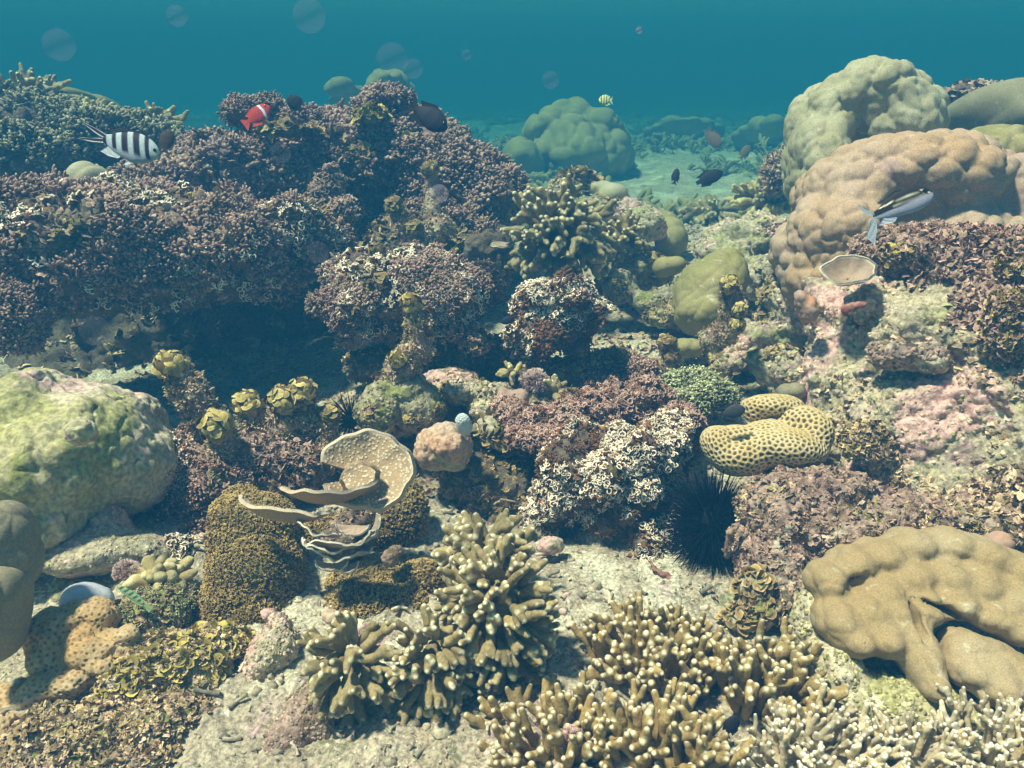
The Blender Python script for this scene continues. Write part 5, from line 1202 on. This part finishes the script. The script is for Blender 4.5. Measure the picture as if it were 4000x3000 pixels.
leaf_bed('brown algae fringe at the bottom edge between the leafy bed and the sand', [(560, 2820, 1.15, 200, 70, .06), (780, 2760, 1.2, 150, 60, .05), (480, 2960, 1.09, 220, 60, .05)], 708, 260, 0.008, 'leaf_brown', [('turf', 2200, FL, 0.0075, 'flake_tan', facing(-0.6), 0.3, 0.6)])
leaf_bed('dark green algae patch under the barred green fish', [(560, 2400, 1.42, 150, 60, .06), (660, 2360, 1.45, 110, 60, .06)], 703, 260, 0.009, 'leaf_brown', [('tufts', 300, KN, 0.008, 'crust_green', facing(-0.6), 0.3, 0.6)])
leaf_bed('thorny green leafy algae at the foot of the turf mound', [(2950, 2290, 1.46, 75, 90, .04), (3000, 2400, 1.42, 80, 60, .04), (2900, 2420, 1.42, 60, 50, .03)], 704, 220, 0.0105, 'leaf_brown')
leaf_bed('bright yellow-green leafy algae hanging at the right edge', [(3930, 1270, 1.72, 90, 150, .05), (3960, 1050, 1.85, 70, 90, .05)], 705, 330, 0.010, 'leaf', [('turf', 1200, FL, 0.011, 'flake', facing(-0.6), 0.3, 0.6)], rockm='mauve_rock')
leaf_bed('round brown leaf cluster on the right wall below the honeycomb coral', [(3380, 1720, 1.72, 90, 70, .04), (3420, 1790, 1.70, 80, 50, .04)], 706, 160, 0.010, 'leaf_brown', [('turf', 900, FL, 0.009, 'flake_tan', facing(-0.6), 0.3, 0.6)], rockm='mauve_rock')
leaf_bed('olive leaves above the tuft coral in the middle of the valley', [(1930, 1680, 2.05, 90, 60, .05), (1990, 1720, 2.0, 70, 50, .04)], 707, 160, 0.015, 'leaf_brown')
# small sponges and branching bits
o, _, _ = blob('red_sponge', [(3330, 1200, 1.88, 38, 18, .02, 10), (3370, 1190, 1.87, 20, 15, .012), (3310, 1215, 1.88, 20, 16, .015)], 0.003, disp_rock(0.003, 30, 4), 'red_sponge', k=0.01); tag(o, 'dark red kidney-shaped sponge on the pale wall', 'sponge')
o, _, _ = blob('pink_sponge', [(3155, 1210, 2.02, 42, 55, .035), (3125, 1165, 2.02, 20, 30, .02)], 0.004, disp_rock(0.008, 20, 4), 'pink_sponge', k=0.02); tag(o, 'pinkish pointed sponge on the left shoulder of the pale wall', 'sponge')
o, _, _ = blob('red_sponge', [(2600, 2250, 1.60, 62, 18, .015, -30), (2690, 2295, 1.57, 60, 16, .012, -25), (2560, 2215, 1.62, 40, 14, .012, -40)], 0.003, disp_rock(0.010, 22, 4), 'red_sponge', k=0.01); tag(o, 'dull red branch lying on the sand below the urchin', 'sponge')
for i, (lab, pts, r, m) in enumerate([
    ('small pink turf sprig sticking out in front of the urchin', [(2840, 2170, 1.55), (2850, 2080, 1.54), (2880, 2050, 1.56)], 13, 'flake'),
    ('pale twig on the shaded rock right of the column coral', [(1930, 1970, 1.8), (1960, 1950, 1.8), (2010, 1960, 1.8)], 4, 'flake_tan'),
    ('yellowish twiggy coral bit at the foot of the green pillar', [(3040, 2380, 1.38), (3070, 2340, 1.38), (3060, 2300, 1.38), (3100, 2350, 1.38)], 11, 'finger_pale')]):
    th = thing('coral_twig', at(*pts[0]), lab, 'coral', 'little loose twigs')
    sc = mpp(pts[0][1], pts[0][2]); W = [at(*p) for p in pts]
    V, Q = capsules_mesh([(W[j], W[j+1], r*sc, r*sc*0.9) for j in range(len(W)-1)], max(0.0015, r*sc/3), r*sc*0.5)
    link_mesh('stem', V, Q, M[m], th, attrs={'tip': np.zeros(len(V)), 'var': np.full(len(V), 0.5)})
    grow('turf', V, Q, 60, FL, r*sc*0.9, m if m != 'finger_pale' else 'flake_tan', th, i, None, 0.1, 0.5)

# ------------------------------------------------------------------ urchins
def urchin(label, px, py, Y, R_body, L_px, seed, nsp=420, axis=None):
    rg = random.Random(seed); sc = mpp(py, Y); c = at(px, py, Y); r = R_body*sc
    th = thing('sea_urchin', c-np.array([0, 0, r]), label, 'sea urchin', 'black long-spined urchins')
    blob('body', [(px, py, Y, R_body, R_body*0.85, r)], r/9, None, 'urchin', th)
    rest = []
    dirs = []
    for i in range(nsp):
        y = 1-2*(i+0.5)/nsp; ph = i*2.399963
        dirs.append(np.array([math.cos(ph)*math.sqrt(1-y*y), math.sin(ph)*math.sqrt(1-y*y), y])+np.array([rg.gauss(0, .08) for _ in range(3)]))
    dirs.sort(key=lambda d: -(-d@FWD*0.6+abs(d@RGT)+abs(d@UPV)+rg.random()*0.6))
    for i, d in enumerate(dirs):
        d = d/np.linalg.norm(d); L = L_px*sc*rg.uniform(0.65, 1.1)*(0.75+0.25*abs(d@UPV))
        mid = c+d*(r*0.8+L*0.5); end = c+d*(r*0.8+L)+np.array([rg.gauss(0, 0.003) for _ in range(3)])
        t = tube_np([c+d*r*0.8, mid, end], [0.0013, 0.0010, 0.0004], 5)
        if i < 100:
            link_mesh('spine', t[0], [t[1], t[2]], M['urchin'], th)
        else: rest.append(t)
    v, q, t, a = merge(rest)
    tag(link_mesh('spines', v, [q, t], M['urchin'], th), kind='stuff')
urchin('black long-spined urchin wedged between the cream tipped tuft coral and the turf mound', 2780, 2050, 1.69, 108, 140, 801, 1300)
urchin('second urchin, only its spines showing under the green algae finger', 1370, 1640, 2.12, 32, 95, 802, 220)

# ------------------------------------------------------------------ fish
def sergeant_col(x, z, sz):
    xs = x + z*0.20
    bars = [(-0.05, 0.07), (0.16, 0.255), (0.34, 0.47), (0.55, 0.68), (0.75, 0.84)]
    d = np.zeros(len(x))
    for i, (a_, b_) in enumerate(bars):
        d = np.maximum(d, np.clip((xs-a_)/0.015, 0, 1)*np.clip((b_-xs)/0.015, 0, 1))
    d = d*np.clip((z+0.30)/0.10, 0, 1)
    pale = np.array([0.36, 0.48, 0.50]); belly = np.array([0.30, 0.36, 0.42]); head = np.array([0.18, 0.24, 0.20])
    base = pale+(belly-pale)*np.clip(-z*3, 0, 1)[:, None]
    hd = np.clip((x-0.90)/0.05, 0, 1)*np.clip((z+0.1)*6, 0, 1)
    base = base*(1-hd[:, None])+head*hd[:, None]
    return base*(1-d[:, None])+np.array([0.012, 0.014, 0.035])*d[:, None]
def lobe_col(s, t):
    w_ = np.clip((t-0.45)*8, 0, 1)
    return np.array([0.55, 0.60, 0.62])*w_[:, None]+np.array([0.015, 0.015, 0.035])*(1-w_[:, None])
HZ = 0.50
fish('black-and-white barred fish with a forked tail swimming right over the left ledge', 515, 573, 1.42, 236, -17, 0.50, sergeant_col,
     [('dorsal_fin', [(0.80, 0.20), (0.55, 0.245), (0.30, 0.22), (0.12, 0.11)], [(0.78, 0.22), (0.58, 0.275), (0.30, 0.27), (0.06, 0.17)], const((0.03, 0.04, 0.07))),
      ('anal_fin', [(0.38, -0.20), (0.25, -0.16), (0.12, -0.10)], [(0.34, -0.25), (0.18, -0.26), (0.02, -0.22)], const((0.45, 0.52, 0.55))),
      ('pelvic_fin', [(0.62, -0.24), (0.52, -0.23)], [(0.50, -0.33), (0.46, -0.31)], const((0.5, 0.56, 0.58)))],
     tail=[([(0.03, 0.075), (-0.16, 0.125), (-0.42, 0.16)], [(0.02, 0.0), (-0.12, 0.035), (-0.42, 0.145)]), ([(0.02, 0.0), (-0.12, -0.035), (-0.40, -0.11)], [(0.03, -0.075), (-0.16, -0.115), (-0.42, -0.135)])], tail_col=lambda s, t: lobe_col(s, np.abs(t-0.5)*2*0.75), name='barred_fish', eye=(0.90, 0.10, 0.05))
def bream_col(x, z, sz):
    lower = np.array([0.40, 0.40, 0.50]); dark = np.array([0.022, 0.018, 0.014])
    d = np.clip((z+0.02-0.10*(x-0.5))/0.03, 0, 1)
    c_ = lower*(1-d[:, None])+dark*d[:, None]
    for (o_, w_, x0, x1) in ((0.235, 0.022, 0.10, 0.90), (0.10, 0.026, 0.30, 0.97)):
        cur = o_ - 0.35*(x-0.60)**2 + (0.03 if o_ > .2 else 0.02)
        s_ = np.clip(1.5-np.abs(z-cur)/w_, 0, 1)*np.clip((x-x0)/0.04, 0, 1)*np.clip((x1-x)/0.04, 0, 1)
        c_ = c_*(1-s_[:, None])+np.array([0.92, 0.86, 0.66])*s_[:, None]
    return c_
fish('slim fish with dark back, two cream stripes and pale belly, before the pink-brown coral', 3528, 800, 1.75, 250, 21, 0.42, bream_col,
     [('dorsal_fin', [(0.75, 0.17), (0.5, 0.20), (0.2, 0.12)], [(0.72, 0.20), (0.45, 0.245), (0.12, 0.17)], const((0.06, 0.055, 0.05))),
      ('anal_fin', [(0.35, -0.14), (0.15, -0.08)], [(0.28, -0.20), (0.03, -0.17)], const((0.42, 0.46, 0.54))),
      ('pectoral_fin', [(0.68, 0.02), (0.66, -0.10)], [(0.55, -0.05), (0.56, -0.16)], const((0.45, 0.50, 0.62)))],
     tail=[([(0.03, 0.05), (-0.08, 0.16), (-0.16, 0.28)], [(0.02, 0.0), (-0.06, 0.04), (-0.13, 0.14)]), ([(0.02, 0.0), (-0.07, -0.06), (-0.22, -0.26)], [(0.03, -0.05), (-0.02, -0.20), (-0.14, -0.44)])], tail_col=const((0.36, 0.42, 0.48)), name='striped_fish',
     top=[0.14, 0.17, 0.32, 0.50, 0.55, 0.50, 0.36, 0.20, 0.06], bot=[0.14, 0.16, 0.24, 0.34, 0.40, 0.38, 0.30, 0.20, 0.05], eye=(0.87, 0.20, 0.085))
BLK = (0.016, 0.014, 0.022)
def dark(c=BLK, c2=None):
    c2 = c2 or tuple(v*1.6 for v in c)
    return lambda x, z, sz: np.array(c)*(1-np.clip(z+0.5, 0, 1))[:, None]+np.array(c2)*np.clip(z+0.5, 0, 1)[:, None]
def simple(label, px, py, Y, L, ang, h, colfn, fincol, name='dark_fish', tail_s=1.0, yaw=0, group='dark reef fish', fork=0.1):
    fish(label, px, py, Y, L, ang, h, colfn,
         [('dorsal_fin', [(0.82, 0.34*h), (0.5, 0.46*h), (0.12, 0.22*h)], [(0.76, 0.42*h), (0.42, 0.60*h), (0.02, 0.40*h)], const(fincol)),
          ('anal_fin', [(0.5, -0.45*h), (0.12, -0.2*h)], [(0.38, -0.58*h), (0.02, -0.40*h)], const(fincol))],
         tail=[([(0.03, 0.12*h), (-0.08, 0.28*h*tail_s), (-0.20*tail_s, 0.42*h*tail_s)], [(0.02, 0), (-0.06, 0), (-0.20*tail_s+fork, 0)]), ([(0.02, 0), (-0.06, 0), (-0.20*tail_s+fork, 0)], [(0.03, -0.12*h), (-0.08, -0.28*h*tail_s), (-0.20*tail_s, -0.42*h*tail_s)])],
         tail_col=const(fincol), name=name, yaw=yaw, group=group)
simple('black forked-tail fish swimming down over the top of the left reef', 1684, 462, 2.5, 150, -34, 0.60, dark(), BLK, tail_s=1.25, fork=0.16)
simple('small round black fish over the back ledge, right of the red fish', 1150, 400, 3.1, 72, 130, 0.75, dark(), BLK)
simple('brown-black fish behind the head of the barred fish', 652, 545, 2.6, 85, 80, 0.68, dark((0.05, 0.03, 0.02)), (0.05, 0.03, 0.02))
simple('dark oval fish hovering in the blue valley', 2775, 692, 3.6, 106, 24, 0.50, dark((0.018, 0.012, 0.016)), BLK, tail_s=0.5, fork=0.04)
simple('narrow dark fish head up beside the oval one in the valley', 2640, 685, 4.0, 56, 78, 0.52, dark((0.03, 0.015, 0.03)), BLK)
simple('tiny dark fish at the foot of the distant boulder coral', 2434, 748, 4.2, 38, 25, 0.55, dark(), BLK)
simple('tiny dark fish above the distant finger coral bed', 2936, 722, 4.4, 30, 65, 0.6, dark(), BLK)
simple('grey-black fish nosing into the gap of the honeycomb coral', 2868, 1606, 1.72, 90, 12, 0.60, dark((0.035, 0.037, 0.04)), (0.03, 0.03, 0.035), tail_s=0.8)
simple('black fish half hidden among the golden and pale branches at the bottom', 2860, 2830, 1.10, 80, 60, 0.7, dark(), BLK)
simple('small dark fish in the shade left of the cream tipped tuft dome', 1985, 1250, 2.3, 60, 200, 0.5, dark(), BLK)
simple('faint orange fish far off in the blue water, the larger', 2790, 545, 6.5, 80, -55, 0.62, dark((0.22, 0.09, 0.05), (0.3, 0.14, 0.08)), (0.22, 0.1, 0.06), name='orange_fish', group='faint orange fish')
simple('faint orange fish far off in the blue water, the smaller', 2912, 592, 6.8, 58, 55, 0.6, dark((0.22, 0.11, 0.04), (0.3, 0.16, 0.06)), (0.22, 0.12, 0.05), name='orange_fish', group='faint orange fish')
def clown_col(x, z, sz):
    xs = x+0.12*np.abs(z)
    d = np.clip((xs-0.66)/0.015, 0, 1)*np.clip((0.76-xs)/0.015, 0, 1)
    return np.array([0.50, 0.04, 0.025])*(1-d[:, None])+np.array([0.72, 0.80, 0.95])*d[:, None]
simple('red fish with one white bar sheltering on the crest of the left reef', 1012, 446, 3.0, 105, 36, 0.62, clown_col, (0.60, 0.06, 0.02), name='red_fish', group=None, fork=0.0)
def small_serg(x, z, sz):
    d = np.zeros(len(x))
    for a_ in (0.08, 0.30, 0.52, 0.74): d = np.maximum(d, np.clip((x-a_)/0.02, 0, 1)*np.clip((a_+0.09-x)/0.02, 0, 1))
    return np.array([0.85, 0.85, 0.35])*(1-d[:, None])+np.array([0.02, 0.03, 0.05])*d[:, None]
simple('small yellow fish with black bars above the distant boulder coral', 2362, 391, 3.6, 46, 178, 0.85, small_serg, (0.5, 0.6, 0.4), name='barred_fish', group=None)
def green_bar(x, z, sz):
    d = np.clip(np.sin(x*38+z*4)*3, 0, 1)*np.clip((z+0.25)*5, 0, 1)
    return np.array([0.34, 0.46, 0.24])*(1-d[:, None])+np.array([0.05, 0.12, 0.07])*d[:, None]
simple('thin green fish with dark bars beside the stubby yellowish coral', 512, 2325, 1.36, 130, 145, 0.24, green_bar, (0.3, 0.42, 0.22), name='green_fish', group=None, tail_s=1.2, fork=0.0)

# ------------------------------------------------------------------ spheres standing in for out-of-focus backscatter
pm = bpy.data.materials.new('backscatter_blur'); pm.use_nodes = True
t = pm.node_tree; t.nodes.clear()
out = t.nodes.new('ShaderNodeOutputMaterial'); mx = t.nodes.new('ShaderNodeMixShader'); tr = t.nodes.new('ShaderNodeBsdfTransparent'); tl = t.nodes.new('ShaderNodeBsdfTranslucent'); df = t.nodes.new('ShaderNodeBsdfDiffuse'); ad = t.nodes.new('ShaderNodeMixShader')
tl.inputs['Color'].default_value = (0.62, 0.66, 0.85, 1); df.inputs['Color'].default_value = (0.62, 0.66, 0.85, 1)
ad.inputs[0].default_value = 0.5; t.links.new(tl.outputs[0], ad.inputs[1]); t.links.new(df.outputs[0], ad.inputs[2])
mx.inputs[0].default_value = 0.055; t.links.new(tr.outputs[0], mx.inputs[1]); t.links.new(ad.outputs[0], mx.inputs[2]); t.links.new(mx.outputs[0], out.inputs['Surface'])
nz = t.nodes.new('ShaderNodeTexNoise'); nz.inputs['Scale'].default_value = 700; nz.inputs['Detail'].default_value = 3
bp = t.nodes.new('ShaderNodeBump'); bp.inputs['Strength'].default_value = 1.0; bp.inputs['Distance'].default_value = 0.02
t.links.new(nz.outputs['Fac'], bp.inputs['Height']); t.links.new(bp.outputs[0], tl.inputs['Normal']); t.links.new(bp.outputs[0], df.inputs['Normal'])
M['speck'] = pm
pm2 = pm.copy(); pm2.name = 'bright_backscatter_blur'
[n for n in pm2.node_tree.nodes if n.type == 'MIX_SHADER' and n.inputs[0].default_value < 0.2][0].inputs[0].default_value = 0.30
M['speck_bright'] = pm2
for lab, px, py, r_, m in [
    ('large pale drifting speck near the top, left of centre', 1208, 62, 64, 'speck'), ('drifting speck above the left reef crest, biggest of its pair', 1532, 232, 62, 'speck'),
    ('drifting speck touching the bigger one above the left reef crest', 1614, 268, 38, 'speck'), ('faint drifting speck in the upper left corner of the water', 230, 175, 60, 'speck'),
    ('round speck drifting before the middle of the left ledge', 852, 570, 44, 'speck'), ('round speck right of the one before the left ledge', 1096, 596, 40, 'speck'),
    ('bright white speck hanging before the dark recess of the back ledge', 1716, 756, 36, 'speck_bright'), ('small faint speck in open water above the forked-tail fish', 1822, 214, 20, 'speck'),
    ('tiny bright speck high in the open water, right of centre', 2497, 118, 13, 'speck_bright'), ('faint speck in the water above the distant boulder coral', 2150, 312, 34, 'speck'),
    ('speck before the dark cave mouth below the left ledge', 1412, 1332, 30, 'speck'), ('faint speck above the green boulder in the cave shade', 370, 1290, 58, 'speck'),
    ('small speck near the top of the water, far left of centre', 690, 62, 40, 'speck'), ('speck before the tufts under the ledge recess', 1240, 985, 42, 'speck')]:
    Y = 0.55; R = r_*mpp(py, Y)  # sphere as wide as the defocused backscatter disc of a tiny particle
    tt = np.linspace(0, math.pi, 13); pp = np.linspace(0, 2*math.pi, 25)[:-1]
    vv = np.array([[math.sin(a_)*math.cos(b_), math.sin(a_)*math.sin(b_), math.cos(a_)] for a_ in tt for b_ in pp])*R+at(px, py, Y)
    qq = np.array([[i_*24+k_, (i_+1)*24+k_, (i_+1)*24+(k_+1) % 24, i_*24+(k_+1) % 24] for i_ in range(12) for k_ in range(24)])
    tag(link_mesh('backscatter_blur', vv, qq, M[m]), lab, 'particle', 'pale specks drifting in the water')
# ------------------------------------------------------------------ the water itself
def box_mesh(lo, hi):
    V = np.array([[x, y, z] for x in (lo[0], hi[0]) for y in (lo[1], hi[1]) for z in (lo[2], hi[2])], float)
    Q = np.array([[0, 1, 3, 2], [4, 6, 7, 5], [0, 4, 5, 1], [2, 3, 7, 6], [0, 2, 6, 4], [1, 5, 7, 3]])
    return V, Q
V, Q = box_mesh((-60, -4, -2.2), (60, 61, 2.6))
hm = bpy.data.materials.new('water_haze'); hm.use_nodes = True
t = hm.node_tree; t.nodes.clear()
out = t.nodes.new('ShaderNodeOutputMaterial'); pv = t.nodes.new('ShaderNodeVolumePrincipled')
pv.inputs['Color'].default_value = (*HAZE_COLOR, 1); pv.inputs['Density'].default_value = HAZE_DENSITY
pv.inputs['Absorption Color'].default_value = (*HAZE_ABS, 1); pv.inputs['Anisotropy'].default_value = 0.0
t.links.new(pv.outputs[0], out.inputs['Volume'])
tag(link_mesh('haze', V, Q, hm, origin=np.zeros(3), smooth=False), 'clear blue-green sea water fading far things to blue', 'water', kind='stuff')
for o in bpy.data.objects:
    if '_w' in o: del o['_w']
